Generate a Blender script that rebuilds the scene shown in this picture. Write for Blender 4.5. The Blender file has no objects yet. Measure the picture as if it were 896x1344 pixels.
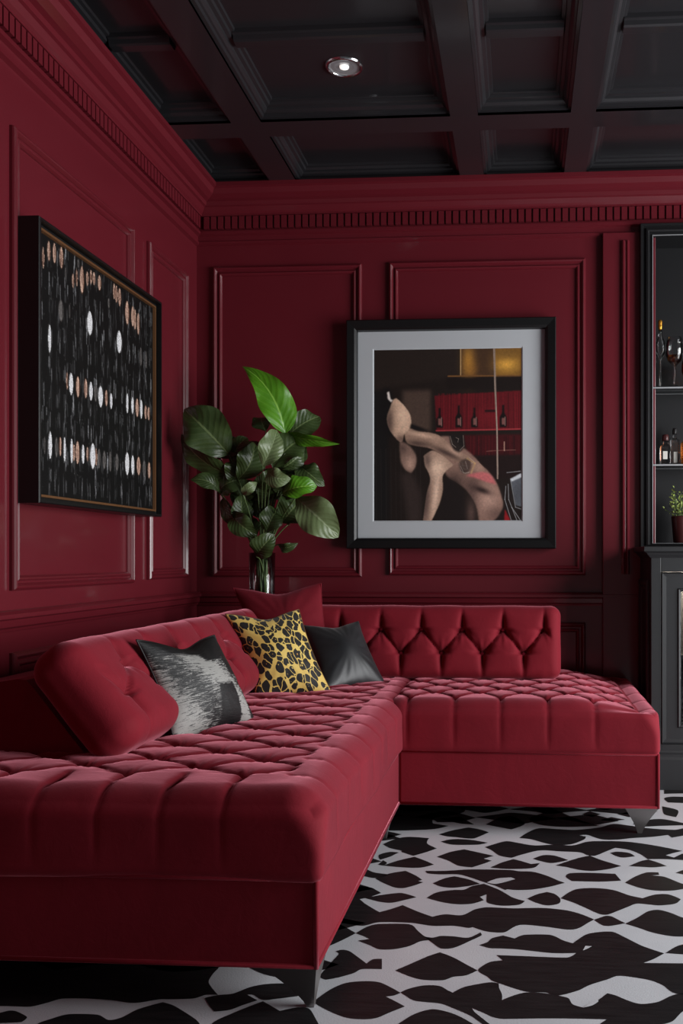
import bpy, bmesh, math, random
import numpy as np
from mathutils import Vector, Matrix, noise as mnoise
from mathutils.geometry import tessellate_polygon
random.seed(7)
S = bpy.context.scene
COL = S.collection

# ------------------------------------------------------------------ camera numbers (pinhole, level, slightly turned left)
FOC, VX, PPY, H = 1250.0, 684.0, 733.0, 0.95
TH = math.atan(.0675); PPX = VX - FOC*math.tan(TH)
CT, ST = math.cos(TH), math.sin(TH)
def ray(px, py):
    r = (px-PPX)/FOC; u = (PPY-py)/FOC
    return Vector((-ST+r*CT, CT+r*ST, u))
def on_y(px, py, y):
    d = ray(px, py); t = y/d.y; return Vector((d.x*t, y, H+d.z*t))
def on_x(px, py, x):
    d = ray(px, py); t = x/d.x; return Vector((x, d.y*t, H+d.z*t))
def on_z(px, py, z):
    d = ray(px, py); t = (z-H)/d.z; return Vector((d.x*t, d.y*t, z))

cam = bpy.data.cameras.new('camera'); co = bpy.data.objects.new('camera', cam); COL.objects.link(co)
co.location = (0, 0, H); co.rotation_euler = (math.pi/2, 0, TH)
cam.sensor_fit = 'VERTICAL'; cam.sensor_height = 36; cam.lens = FOC/1344*36
cam.shift_x = (448-PPX)/1344; cam.shift_y = (PPY-672)/1344
cam.clip_start = .05
S.camera = co

# ------------------------------------------------------------------ helpers
def link(name, me, mat=None, parent=None, smooth=False):
    o = bpy.data.objects.new(name, me); COL.objects.link(o)
    if mat is not None:
        for m in (mat if isinstance(mat, (list, tuple)) else [mat]): me.materials.append(m)
    if parent: o.parent = parent
    if smooth:
        me.polygons.foreach_set('use_smooth', [True]*len(me.polygons))
    return o
def empty(name, label, cat, loc=(0,0,0), group=None):
    o = bpy.data.objects.new(name, None); COL.objects.link(o); o.location = loc
    o['label'] = label; o['category'] = cat; o.empty_display_size = .05
    if group: o['group'] = group
    bpy.context.view_layer.update()
    return o
def tag(o, label, cat, group=None):
    o['label'] = label; o['category'] = cat
    if group: o['group'] = group
    return o
def struct(o, label=None, cat=None):
    o['kind'] = 'structure'
    if label: o['label'] = label
    if cat: o['category'] = cat
    return o

class MB:
    """collects shapes into one mesh"""
    def __init__(s): s.v = []; s.f = []; s.mi = []; s.sm = []
    def add(s, v, f, mi=0, smooth=False):
        b = len(s.v); s.v += [tuple(p) for p in v]
        for q in f: s.f.append([i+b for i in q]); s.mi.append(mi); s.sm.append(smooth)
    def box(s, x0, x1, y0, y1, z0, z1, bev=0, mi=0):
        if bev <= 0:
            v = [(x,y,z) for z in (z0,z1) for y in (y0,y1) for x in (x0,x1)]
            s.add(v, [(0,2,3,1),(4,5,7,6),(0,1,5,4),(2,6,7,3),(0,4,6,2),(1,3,7,5)], mi); return
        bm = bmesh.new(); bmesh.ops.create_cube(bm, size=1)
        for w in bm.verts:
            w.co = Vector(((x0+x1)/2+w.co.x*(x1-x0), (y0+y1)/2+w.co.y*(y1-y0), (z0+z1)/2+w.co.z*(z1-z0)))
        bmesh.ops.bevel(bm, geom=bm.edges[:], offset=bev, segments=2, affect='EDGES', profile=.5)
        bm.verts.index_update()
        s.add([w.co[:] for w in bm.verts], [[w.index for w in f.verts] for f in bm.faces], mi); bm.free()
    def loops(s, loops, mi=0, cap0=False, cap1=False, closed=True, smooth=False):
        n = len(loops[0]); v = [p for l in loops for p in l]; f = []
        for k in range(len(loops)-1):
            for i in range(n if closed else n-1):
                j = (i+1) % n
                f.append((k*n+i, k*n+j, (k+1)*n+j, (k+1)*n+i))
        if cap0: f.append(list(range(n))[::-1])
        if cap1: f.append([(len(loops)-1)*n+i for i in range(n)])
        s.add(v, f, mi, smooth)
    def tube(s, pts, r, n=8, mi=0, caps=True):
        pts = [Vector(p) for p in pts]; rs = r if isinstance(r, (list, tuple)) else [r]*len(pts)
        loops = []; up = Vector((0,0,1)); prev = None
        for k, p in enumerate(pts):
            d = (pts[min(k+1, len(pts)-1)] - pts[max(k-1, 0)]).normalized()
            a = prev if prev is not None else (up if abs(d.z) < .9 else Vector((1,0,0)))
            a = (a - d*a.dot(d)).normalized(); prev = a; b = d.cross(a)
            loops.append([p + (a*math.cos(t)+b*math.sin(t))*rs[k] for t in [2*math.pi*i/n for i in range(n)]])
        s.loops(loops, mi, caps, caps, True, True)
    def lathe(s, prof, c, n=28, mi=0, cap0=False, cap1=False):
        loops = [[(c[0]+r*math.cos(t), c[1]+r*math.sin(t), c[2]+z) for t in [2*math.pi*i/n for i in range(n)]] for r, z in prof]
        s.loops(loops, mi, cap0, cap1, True, True)
    def build(s, name, mat, parent=None, weld=False):
        me = bpy.data.meshes.new(name); me.from_pydata([tuple(p) for p in s.v], [], s.f)
        me.polygons.foreach_set('material_index', s.mi); me.polygons.foreach_set('use_smooth', s.sm)
        bm = bmesh.new(); bm.from_mesh(me)
        if weld: bmesh.ops.remove_doubles(bm, verts=bm.verts, dist=1e-5)
        bmesh.ops.recalc_face_normals(bm, faces=bm.faces); bm.to_mesh(me); bm.free()
        me.update(); return link(name, me, mat, parent)

def grid_mesh(name, P, mat, parent=None, uv=True, attrs=None):
    """P: (n,m,3) array -> smooth grid with uv"""
    n, m = P.shape[:2]; v = P.reshape(-1, 3)
    idx = np.arange(n*m).reshape(n, m)
    f = np.stack([idx[:-1,:-1], idx[:-1,1:], idx[1:,1:], idx[1:,:-1]], -1).reshape(-1, 4)
    me = bpy.data.meshes.new(name); me.from_pydata(v.tolist(), [], f.tolist())
    if uv:
        u = me.uv_layers.new(name='UVMap'); jj = f.reshape(-1)
        uvs = np.stack([(jj % m)/(m-1), (jj//m)/(n-1)], -1).astype(np.float32); u.data.foreach_set('uv', uvs.reshape(-1))
    if attrs is not None:
        a = me.color_attributes.new(name='paint', type='FLOAT_COLOR', domain='POINT')
        c = np.ones((n*m, 4), np.float32); c[:, :3] = attrs.reshape(-1, 3); a.data.foreach_set('color', c.reshape(-1))
    me.update(); return link(name, me, mat, parent, True)

# ------------------------------------------------------------------ materials
def lin(r, g, b):
    f = lambda c: (c/255/12.92) if c/255 <= .04045 else ((c/255+.055)/1.055)**2.4
    return (f(r), f(g), f(b), 1)
class NT:
    def __init__(s, name):
        s.m = bpy.data.materials.new(name); s.m.use_nodes = True; s.t = s.m.node_tree
        s.b = s.t.nodes['Principled BSDF']
    def n(s, typ, **k):
        q = s.t.nodes.new('ShaderNode'+typ)
        for a, v in k.items(): setattr(q, a, v)
        return q
    def l(s, a, b): s.t.links.new(a, b)
    def set(s, **k):
        for a, v in k.items(): s.b.inputs[a.replace('_', ' ')].default_value = v
        return s
    def coord(s, kind='Object', scale=(1,1,1)):
        c = s.n('TexCoord'); mp = s.n('Mapping'); mp.inputs['Scale'].default_value = scale
        s.l(c.outputs[kind], mp.inputs['Vector']); return mp.outputs['Vector']
    def noise(s, vec, scale, detail=3, rough=.5, dist=0):
        q = s.n('TexNoise'); s.l(vec, q.inputs['Vector'])
        q.inputs['Scale'].default_value = scale; q.inputs['Detail'].default_value = detail
        q.inputs['Roughness'].default_value = rough; q.inputs['Distortion'].default_value = dist
        return q.outputs['Fac']
    def ramp(s, fac, stops, interp='LINEAR'):
        q = s.n('ValToRGB'); q.color_ramp.interpolation = interp; e = q.color_ramp.elements
        while len(e) < len(stops): e.new(.5)
        for i, (p, c) in enumerate(stops): e[i].position = p; e[i].color = c
        s.l(fac, q.inputs['Fac']); return q.outputs['Color']
    def bump(s, fac, strength=.2, dist=.002):
        q = s.n('Bump'); q.inputs['Strength'].default_value = strength; q.inputs['Distance'].default_value = dist
        s.l(fac, q.inputs['Height']); s.l(q.outputs['Normal'], s.b.inputs['Normal'])
    def math(s, op, a, b=None):
        q = s.n('Math', operation=op)
        for i, x in enumerate((a, b)):
            if x is None: continue
            if isinstance(x, (int, float)): q.inputs[i].default_value = x
            else: s.l(x, q.inputs[i])
        return q.outputs[0]
    def mix(s, fac, a, b):
        q = s.n('Mix', data_type='RGBA')
        if isinstance(fac, (int, float)): q.inputs[0].default_value = fac
        else: s.l(fac, q.inputs[0])
        for i, x in ((6, a), (7, b)):
            if isinstance(x, tuple): q.inputs[i].default_value = x
            else: s.l(x, q.inputs[i])
        return q.outputs[2]

def plain(name, col, rough=.5, metal=0, bumpy=0, **k):
    t = NT(name); t.set(Base_Color=col, Roughness=rough, Metallic=metal, **k)
    v = t.coord()
    nz = t.noise(v, 6, 3)
    t.l(t.mix(t.math('MULTIPLY', nz, .25), col, tuple(c*.75 for c in col[:3])+(1,)), t.b.inputs['Base Color'])
    if bumpy: t.bump(t.noise(v, 220, 2), bumpy, .001)
    return t.m
RED = plain('red_paint', lin(107,30,40), 0.3, bumpy=.008, Coat_Weight=.35, Coat_Roughness=.08)
CEILM = plain('black_ceiling_paint', lin(41,40,43), .34, bumpy=.02, Coat_Weight=.5, Coat_Roughness=.12)
BLACKW = plain('black_lacquered_wood', lin(36,37,39), .5, bumpy=.03)
FRAMEM = plain('black_frame_paint', lin(17,17,18), .38, bumpy=.05)
GOLDW = plain('gilt_wood', lin(124,86,56), .35, .3)
MATB = plain('grey_white_mount_board', lin(196,200,204), .85, bumpy=.06)
STEEL = plain('dark_burnished_metal', lin(140,135,134), .34, .7)
CHROME = plain('polished_chrome', lin(215,215,218), .12, 1)
BRIGHT = plain('satin_steel', lin(205,207,210), .38, .6)
HUTB = plain('black_satin_shelf_paint', lin(25,25,27), .42, bumpy=.02)
PLAST = plain('white_plaster', lin(200,198,195), .8)

def velvet(name, col, sheen=.55, tint=(1,.32,.42,1), scale=1, crumple=.35):
    t = NT(name); t.set(Roughness=.75, Sheen_Weight=sheen, Sheen_Roughness=.36, Sheen_Tint=tint)
    t.b.inputs['Specular IOR Level'].default_value = .15
    v = t.coord('Object'); v2 = t.coord('Object', (1, 1, .45))
    brushed = t.noise(v2, 9*scale, 4, .6, .6); fine = t.noise(v, 420, 2)
    c = t.ramp(brushed, [(.25, tuple(x*.88 for x in col[:3])+(1,)), (.75, tuple(x*1.12 for x in col[:3])+(1,))])
    t.l(c, t.b.inputs['Base Color']); wr = t.noise(t.coord('Object', (1, 1, 1)), 26, 4, .55, 1.4)
    t.bump(t.math('ADD', t.math('MULTIPLY', fine, .10), t.math('MULTIPLY', wr, crumple)), .5, .004)
    return t.m
VELVET = velvet('crimson_velvet', lin(130,28,41), .9, (1,.33,.42,1))
VELVET2 = velvet('wine_red_velvet', lin(122,28,40), .7)
BUTTONM = velvet('button_velvet', lin(130,26,44), .4)
SATIN = NT('black_satin').set(Roughness=.42, Sheen_Weight=.25, Sheen_Roughness=.4)
SATIN.l(SATIN.ramp(SATIN.noise(SATIN.coord(), 14, 3), [(.2, lin(30,31,33)), (.8, lin(44,45,48))]), SATIN.b.inputs['Base Color'])
SATIN.bump(SATIN.noise(SATIN.coord('Object', (1,1,.5)), 300, 2), .15, .001); SATIN = SATIN.m

def leopard():
    t = NT('leopard_print_fabric').set(Roughness=.65, Sheen_Weight=.2)
    v = t.coord('UV', (1, 1, 1)); nz = t.n('TexNoise'); t.l(v, nz.inputs['Vector']); nz.inputs['Scale'].default_value = 7; nz.inputs['Detail'].default_value = 2
    mx = t.n('Mix', data_type='VECTOR'); mx.inputs[0].default_value = .1; t.l(v, mx.inputs[4]); t.l(nz.outputs['Color'], mx.inputs[5]); vv = mx.outputs[1]
    mp = t.n('Mapping'); mp.inputs['Scale'].default_value = (1, .85, 1); mp.inputs['Rotation'].default_value = (0, 0, .5); t.l(vv, mp.inputs['Vector'])
    e = t.n('TexVoronoi', feature='DISTANCE_TO_EDGE'); e.inputs['Scale'].default_value = 11.5; t.l(mp.outputs[0], e.inputs['Vector'])
    f = t.n('TexVoronoi', feature='F1'); f.inputs['Scale'].default_value = 11.5; t.l(mp.outputs[0], f.inputs['Vector'])
    spot = t.math('MULTIPLY', t.math('LESS_THAN', f.outputs['Distance'], t.math('ADD', .40, t.math('MULTIPLY', t.noise(v, 13, 2), .36))), t.math('GREATER_THAN', e.outputs['Distance'], .045))
    sep = t.n('SeparateColor'); t.l(f.outputs['Color'], sep.inputs[0])
    core = t.math('LESS_THAN', f.outputs['Distance'], t.math('MULTIPLY', sep.outputs[0], .13))
    brk = t.math('GREATER_THAN', t.noise(v, 22, 2), .30)
    black = t.math('MULTIPLY', t.math('MULTIPLY', spot, t.math('SUBTRACT', 1, core)), brk)
    gold = t.mix(t.noise(v, 5, 2), lin(246,222,128), lin(232,188,88)); gold = t.mix(core, gold, lin(206,150,70))
    t.l(t.mix(black, gold, lin(20,18,16)), t.b.inputs['Base Color']); t.bump(t.noise(v, 160, 2), .2, .001)
    return t.m
LEOPARD = leopard()

def shimmer():
    t = NT('black_and_silver_weave').set(Roughness=.55)
    at = t.n('Attribute'); at.attribute_name = 'paint'
    v = t.coord('UV', (11, 72, 1)); w = t.noise(v, 1.0, 4, .7, .7)
    v2 = t.coord('UV', (70, 90, 1)); w2 = t.noise(v2, 1.0, 2)
    sep = t.n('SeparateColor'); t.l(at.outputs['Color'], sep.inputs[0])
    k = t.math('ADD', t.math('ADD', w, t.math('MULTIPLY', sep.outputs[0], .46)), t.math('MULTIPLY', w2, .22))
    c = t.ramp(k, [(.80, lin(17,17,18)), (.89, lin(60,60,60)), (1.0, lin(165,164,160))])
    t.l(c, t.b.inputs['Base Color']); t.bump(w, .5, .003)
    return t.m
SHIMMER = shimmer()

def artmat(name, rough):
    t = NT(name).set(Roughness=rough); at = t.n('Attribute'); at.attribute_name = 'paint'
    t.l(at.outputs['Color'], t.b.inputs['Base Color']); t.bump(t.noise(t.coord('Object', (1,1,.3)), 260, 3), .12, .001); return t.m
ART = artmat('painted_canvas', .6); ART.node_tree.nodes['Principled BSDF'].inputs['Specular IOR Level'].default_value = .25

def floor_mats():
    t = NT('white_floor_paint').set(Roughness=.62)
    v = t.coord(); t.l(t.ramp(t.noise(v, 3, 4), [(.3, lin(198,202,207)), (.7, lin(214,217,221))]), t.b.inputs['Base Color'])
    t.bump(t.noise(v, 240, 3), .3, .0015)
    b = NT('black_gloss_floor_paint').set(Roughness=.42); v = b.coord('Object', (1, 9, 1)); v2 = b.coord('Object')
    b.l(b.ramp(b.noise(v, 10, 4), [(.3, lin(27,27,28)), (.75, lin(42,41,42))]), b.b.inputs['Base Color'])
    b.bump(b.noise(v2, 200, 3), .22, .0012)
    b.b.inputs['Specular IOR Level'].default_value = .16
    return t.m, b.m
FLW, FLB = floor_mats()

def leafmat(name, c1, c2, vein):
    t = NT(name).set(Roughness=.38); v = t.coord('UV'); sp = t.n('SeparateXYZ'); t.l(v, sp.inputs[0])
    u = t.math('ABSOLUTE', t.math('SUBTRACT', sp.outputs[0], .5))
    wv = t.math('SINE', t.math('MULTIPLY', t.math('SUBTRACT', sp.outputs[1], t.math('MULTIPLY', u, .55)), 58))
    vein_f = t.math('GREATER_THAN', wv, .88); mid = t.math('LESS_THAN', u, .022)
    base = t.mix(t.noise(t.coord('Object'), 22, 3), c1, c2)
    c = t.mix(t.math('MULTIPLY', vein_f, .16), base, vein); c = t.mix(mid, c, vein)
    t.l(c, t.b.inputs['Base Color']); t.bump(t.math('ADD', t.math('MULTIPLY', wv, .35), t.math('MULTIPLY', t.noise(t.coord('Object'), 55, 3), 1.2)), .35, .003)
    t.b.inputs['Transmission Weight'].default_value = 0
    t.b.inputs['Subsurface Weight'].default_value = 0
    return t.m
LEAF = leafmat('dark_green_leaf', lin(70,88,46), lin(46,63,32), lin(104,120,76))
LEAFB = leafmat('bright_green_leaf', lin(92,150,30), lin(66,122,22), lin(132,182,70))
LEAFP = leafmat('pale_green_leaf', lin(118,134,92), lin(90,108,66), lin(140,156,116))
STEMM = plain('green_stem', lin(84,104,58), .5)

def glassmat(name, col=(1,1,1,1), rough=.0, ior=1.46):
    t = NT(name).set(Base_Color=col, Roughness=rough, IOR=ior, Transmission_Weight=1.0)
    nz = t.noise(t.coord(), 3, 1); t.l(t.ramp(nz, [(0, col), (1, tuple(c*.97 for c in col[:3])+(1,))]), t.b.inputs['Base Color'])
    return t.m
def thinglass(name, tint=(.97,.98,.98,1), k=1.0):
    t = NT(name); t.t.nodes.remove(t.b)
    tr = t.n('BsdfTransparent'); gl = t.n('BsdfGlossy'); gl.inputs['Roughness'].default_value = .03
    t.l(t.ramp(t.noise(t.coord(), 4, 1), [(0, tint), (1, tuple(c*.985 for c in tint[:3])+(1,))]), tr.inputs['Color'])
    fr = t.n('Fresnel'); fr.inputs['IOR'].default_value = 1.5; mx = t.n('MixShader')
    t.l(t.math('MULTIPLY', fr.outputs[0], k), mx.inputs[0]); t.l(tr.outputs[0], mx.inputs[1]); t.l(gl.outputs[0], mx.inputs[2])
    t.l(mx.outputs[0], t.t.nodes['Material Output'].inputs['Surface']); return t.m
THIN = thinglass('thin_clear_glass', k=.9); WATERT = thinglass('still_water', (.96,.98,.97,1), .15)
GLASS = glassmat('clear_glass'); AMBER = glassmat('amber_spirit', lin(205,110,40)); REDG = glassmat('ruby_glass', lin(150,25,30))
WATER = glassmat('water', (1,1,1,1), 0, 1.33)
LABELM = plain('cream_paper_label', lin(225,222,214), .7); DARKL = plain('dark_stopper', lin(30,28,28), .4)
GOLDM = plain('gold_foil', lin(226,160,60), .25, .8); VASEM = plain('dark_burgundy_ceramic', lin(74,36,36), .3)
SPRIG = plain('yellow_green_leaves', lin(150,168,82), .5)

# ------------------------------------------------------------------ room
XL, D, ZC = -1.51, 4.35, 2.65
XR, Y0 = 2.7, -0.9
# floor: white ground with painted black lenses, the paint a hair above the ground
def cat(p):
    """smooth closed outline, keeping sharp tips"""
    n = len(p); out = []
    tang = []
    for i in range(n):
        a, b, c = p[i-1], p[i], p[(i+1) % n]
        d1 = (b-a); d2 = (c-b)
        sharp = d1.length < 1e-6 or d2.length < 1e-6 or d1.normalized().dot(d2.normalized()) < .45
        tang.append(Vector((0,0)) if sharp else (c-a)*.5*min(1, 2*min(d1.length, d2.length)/max(1e-6, (c-a).length)))
    for i in range(n):
        a, b, ta, tb = p[i], p[(i+1) % n], tang[i], tang[(i+1) % n]
        for k in range(5):
            t = k/5; h = t*t; g = h*t
            out.append(a*(2*g-3*h+1) + ta*(g-2*h+t) + b*(-2*g+3*h) + tb*(g-h))
    return out
CR = {'1': (400,1184,3.584), '2': (646,1184,3.584), '3': (450,1040,3.896), '4': (666,1020,3.896), '5': (0,1240,4.073), '6': (210,1240,4.073)}
def trace(*parts):
    pts = []
    for key, ps in parts:
        ox, oy, sc = CR[key]
        pts += [on_z(ox+x/sc, oy+y/sc, 0).xy for x, y in ps]
    return pts
BLK = [
 trace(('3',[(20,540),(70,482),(110,482),(150,490),(195,515),(140,535),(85,547),(115,572)]),('1',[(270,0),(310,25),(350,48),(400,35),(460,15),(530,45),(600,70),(660,58),(740,62),(800,35),(860,25)]),('2',[(100,30),(230,28),(340,38),(410,55),(478,82),(450,98),(380,130),(250,116),(130,108),(60,142),(0,142)]),('1',[(840,135),(790,118),(770,122),(700,112),(600,112),(500,98),(350,95),(270,112),(150,95)])),
 trace(('1',[(90,215),(130,100),(165,105),(240,147),(180,178),(120,205)])),
 trace(('1',[(240,147),(290,118),(345,104),(490,105),(530,135),(560,160),(600,178),(545,185),(490,208),(420,222),(350,222),(310,205),(250,182),(305,174),(280,162)])),
 trace(('1',[(560,162),(600,168),(640,160),(700,162),(770,168),(825,143),(830,158),(780,182),(730,205),(690,218),(640,218),(600,192)])),
 trace(('1',[(820,203),(860,188)]),('2',[(0,170),(50,158),(105,172),(150,155),(270,155),(330,180),(378,195),(410,172),(450,150),(520,140),(570,142),(620,165),(700,205),(770,230),(808,242),(760,268),(710,287),(896,289),(1040,289),(1040,440),(865,431),(800,390),(730,365),(600,347),(540,365),(460,390),(400,418),(310,440),(250,426),(160,422),(50,388),(0,370)]),('1',[(860,352),(815,322),(850,292)]),('2',[(0,280),(50,275),(20,250),(150,255),(350,262),(395,240),(280,240),(110,222),(0,218)]),('1',[(860,215)])),
 trace(('1',[(450,425),(490,408),(560,393),(630,395),(670,415),(695,427),(750,400),(840,382)]),('2',[(0,378),(30,384),(32,405),(45,435),(45,462),(100,440),(160,426),(250,430),(330,445),(360,455),(378,482),(430,498),(500,460),(540,430),(580,440),(640,465),(700,480),(780,470),(865,434),(1000,424),(1000,460),(896,515),(850,560),(800,575),(500,610),(500,580),(540,552),(350,548),(200,548),(50,550),(0,540)]),('1',[(850,525),(785,498),(800,520),(850,560),(870,576),(840,576),(780,535),(700,500),(640,478),(560,470),(510,462),(470,438)])),
 trace(('1',[(430,580),(500,535),(560,512),(610,505),(680,520),(740,545),(800,580),(700,640),(500,640)])),
 trace(('1',[(425,322),(500,290),(580,255),(635,237),(700,262),(760,295),(812,322),(760,345),(700,352),(650,368),(560,366),(500,352)])),
 trace(('1',[(70,350),(110,300),(160,245),(145,232),(175,225),(210,232),(250,260),(290,290),(320,270),(362,268),(362,316),(270,316),(230,335),(160,355),(100,366)])),
 trace(('1',[(40,470),(110,418),(180,385),(250,374),(340,376),(400,400),(450,428),(420,440),(380,445),(430,470),(470,492),(400,520),(340,545),(280,552),(200,545),(130,520),(70,490)])),
 trace(('2',[(625,102),(680,75),(730,45),(780,37),(840,52),(900,75),(1040,100),(1040,160),(860,162),(760,145),(690,122)])),
 trace(('2',[(478,84),(530,66),(560,68),(600,88),(625,100),(560,112),(520,110)])),
 trace(('2',[(815,240),(860,212),(900,200),(1040,200),(1040,250),(896,246)])),
 trace(('4',[(272,620),(310,592),(360,572),(450,568),(540,578),(620,605),(690,620),(750,602),(820,600),(885,625)]),('2',[(860,8),(790,16),(740,12),(680,8),(640,22),(590,42),(540,60),(500,55),(440,28),(380,2)])),
 trace(('4',[(100,622),(150,600),(200,588),(240,598),(268,622),(265,645),(230,655),(190,655),(140,640)])),
 trace(('3',[(428,540),(480,512),(560,500),(620,498),(660,480),(720,468),(800,500),(860,535),(896,548),(930,556),(900,575),(820,580),(760,572),(735,560),(735,522),(700,535),(720,552),(660,570),(580,572),(500,560)])),
 trace(('3',[(422,402),(520,402),(640,395),(760,395),(860,398)]),('4',[(60,482),(130,485),(200,505),(260,530),(292,541),(220,560),(130,575),(50,578),(0,574)]),('3',[(830,500),(780,478),(730,462),(650,435),(590,420),(500,420),(435,415)])),
 trace(('3',[(460,465),(520,440),(570,430),(640,445),(700,468),(640,480),(560,488),(500,482)])),
 trace(('3',[(165,440),(240,415),(320,402),(370,425),(405,448),(385,455),(410,460),(370,475),(310,490),(260,485),(200,460)])),
 trace(('3',[(110,540),(200,525),(290,515),(340,525),(375,537),(320,550),(250,565),(190,560)])),
 trace(('3',[(60,400),(115,390),(160,410),(240,420),(165,438),(110,430),(60,430)])),
 trace(('3',[(205,375),(280,350),(365,330),(420,350),(465,370),(400,385),(320,385)])),
 trace(('3',[(205,265),(270,238),(340,228),(440,235),(430,262),(480,287),(430,305),(360,325),(300,305),(300,298),(240,285)])),
 trace(('3',[(185,320),(240,305),(285,308),(240,330),(190,345)])),
 trace(('3',[(180,370),(205,348),(225,362),(205,375)])),
 trace(('3',[(490,215),(560,195),(640,180),(700,190),(745,205),(700,225),(660,237),(580,230),(530,225)])),
 trace(('3',[(500,252),(560,240),(650,243),(740,258),(690,268),(560,268)])),
 trace(('3',[(480,330),(550,305),(620,292),(680,305),(770,325),(720,340),(760,350),(720,365),(660,384),(590,375),(540,350)])),
 trace(('4',[(-116,358),(-40,335),(0,328),(60,338),(140,350),(250,345),(330,350),(400,332),(450,328),(600,330),(750,350),(892,378),(850,388),(808,400),(850,412),(892,392),(960,400),(960,430),(820,420),(715,420),(680,395),(620,372),(550,362),(500,382),(450,402),(410,400),(370,385),(270,380),(170,375),(90,392),(20,413),(-40,402),(-80,375)])),
 trace(('4',[(245,452),(310,430),(370,412),(420,402),(480,425),(580,455),(520,470),(440,480),(370,475),(300,460)])),
 trace(('4',[(130,418),(180,400),(240,402),(310,425),(230,440),(170,430)])),
 trace(('4',[(525,388),(560,382),(620,388),(650,405),(590,412),(550,402)])),
 trace(('4',[(-87,463),(-32,438),(30,420),(70,430),(120,445),(165,440),(140,462),(100,468),(0,470)])),
 trace(('4',[(620,455),(680,430),(720,422),(770,438),(812,455),(740,462)])),
 trace(('4',[(298,510),(320,492),(420,490),(550,495),(580,530),(470,535),(330,532)])),
 trace(('4',[(600,540),(650,510),(710,488),(770,488),(775,500),(730,503),(800,510),(890,545),(960,560),(850,580),(750,580),(670,565)])),
 trace(('4',[(860,490),(900,475),(960,470),(960,510)])),
 trace(('4',[(60,312),(100,285),(160,262),(250,266),(350,270),(470,258),(540,240),(620,248),(720,262),(850,270),(896,262),(950,290),(840,310),(820,296),(740,306),(640,312),(560,320),(480,318),(410,296),(365,298),(400,305),(390,320),(320,345),(230,345),(180,335),(120,318)])),
 trace(('4',[(640,240),(700,222),(790,215),(896,235),(950,245),(780,250),(680,255)])),
 trace(('4',[(470,220),(530,205),(600,218),(530,225)])), trace(('4',[(380,190),(420,175),(475,190),(430,205)])),
 trace(('4',[(450,160),(500,150),(555,160),(500,168)])), trace(('4',[(560,190),(620,178),(680,190),(620,205)])),
 trace(('4',[(-20,60),(120,60),(140,120),(270,178),(330,205),(400,230),(470,250),(300,255),(170,245),(110,215),(180,185),(130,165)])),  # black here also takes in the shade beneath the sofa
 trace(('3',[(160,40),(600,40),(620,100),(470,130),(460,160),(540,172),(470,188),(330,195),(210,195)])),  # pattern black, widened to include the shadow under the short section
 trace(('3',[(210,240),(230,200),(300,215),(240,232)])), trace(('3',[(490,135),(600,125),(670,165),(600,160)])),
 trace(('3',[(730,165),(800,130),(860,120),(930,160),(860,190)])),
 trace(('4',[(800,108),(850,100),(960,105),(960,135),(820,130)])), trace(('4',[(800,20),(1100,20),(1100,88),(900,84),(800,86)])),
 trace(('4',[(790,150),(870,170),(860,205),(800,190)])),
 trace(('5',[(-200,-140),(-200,332),(0,328),(160,332),(250,312),(330,290),(450,288),(600,298),(720,312),(850,293)]),('6',[(60,292),(180,288),(250,268),(310,270),(260,205),(280,160),(320,110),(300,-40),(200,-140)])),
 trace(('6',[(240,285),(310,270),(390,262),(480,228),(560,212),(640,208),(700,212),(760,235),(740,275),(620,290),(550,295),(500,268),(465,268),(520,298),(440,325),(370,350),(290,358),(262,325)])),
 trace(('6',[(270,430),(400,362),(550,303),(640,355),(740,335),(800,345),(850,430),(900,520),(300,520)])),
 trace(('5',[(195,430),(280,395),(370,372),(520,375),(580,403),(650,390),(740,345),(870,308)]),('6',[(70,325),(130,360),(190,400),(215,430),(240,520)]),('5',[(205,520)])),
 trace(('5',[(-200,395),(0,365),(50,353),(90,358),(145,388),(115,415),(0,420),(-200,430)])),
]
WHT = [trace(('2',[(425,230),(437,208),(468,210),(445,222)])), trace(('3',[(735,462),(790,442),(860,437),(880,445),(820,462),(775,470)])),
       trace(('2',[(430,498),(450,482),(495,462),(498,470),(470,488)]))]
def lens(cx, cy, w, h, j):
    r = lambda: random.uniform(-j, j)
    return [Vector((cx-w+r()*w*.2, cy+r()*h)), Vector((cx-w*.4, cy-h*.7+r()*h)), Vector((cx+r()*w, cy-h)), Vector((cx+w*.5, cy-h*.6+r()*h)),
            Vector((cx+w, cy+r()*h)), Vector((cx+w*.45, cy+h*.7)), Vector((cx+r()*w*.6, cy+h)), Vector((cx-w*.5, cy+h*.6))]
row = 0; yy = -.8
while yy < 4.2:                                    # the same painted pattern outside the traced patch
    xx = -1.45 + (.13 if row % 2 else 0)
    while xx < 2.6:
        far_right = xx > (yy*(900-VX)/FOC + .12 + .02*yy)
        under = xx < -.50 and yy > 1.98 or (yy > 3.42 and xx < .4)
        if (yy < 1.86) or (far_right) or (under and yy > 2.1 and xx > -1.4):
            BLK.append(lens(xx, yy, random.uniform(.1,.15), random.uniform(.05,.075), .25))
        xx += .26
    yy += .13; row += 1
fm = MB(); fm.add([(XL-.1,Y0,0),(XR+.1,Y0,0),(XR+.1,D+.1,0),(XL-.1,D+.1,0)], [(0,1,2,3)], 0)
for lst, z, mi in ((BLK, .0006, 1), (WHT, .0012, 0)):
    for p in lst:
        q = cat(p); tri = tessellate_polygon([[Vector((a.x,a.y,0)) for a in q]])
        fm.add([(a.x,a.y,z) for a in q], [list(t) for t in tri], mi)
me = bpy.data.meshes.new('floor'); me.from_pydata(fm.v, [], fm.f); me.polygons.foreach_set('material_index', fm.mi)
bm = bmesh.new(); bm.from_mesh(me)
for f in bm.faces:
    if f.normal.z < 0: f.normal_flip()
bm.to_mesh(me); bm.free()
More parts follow.
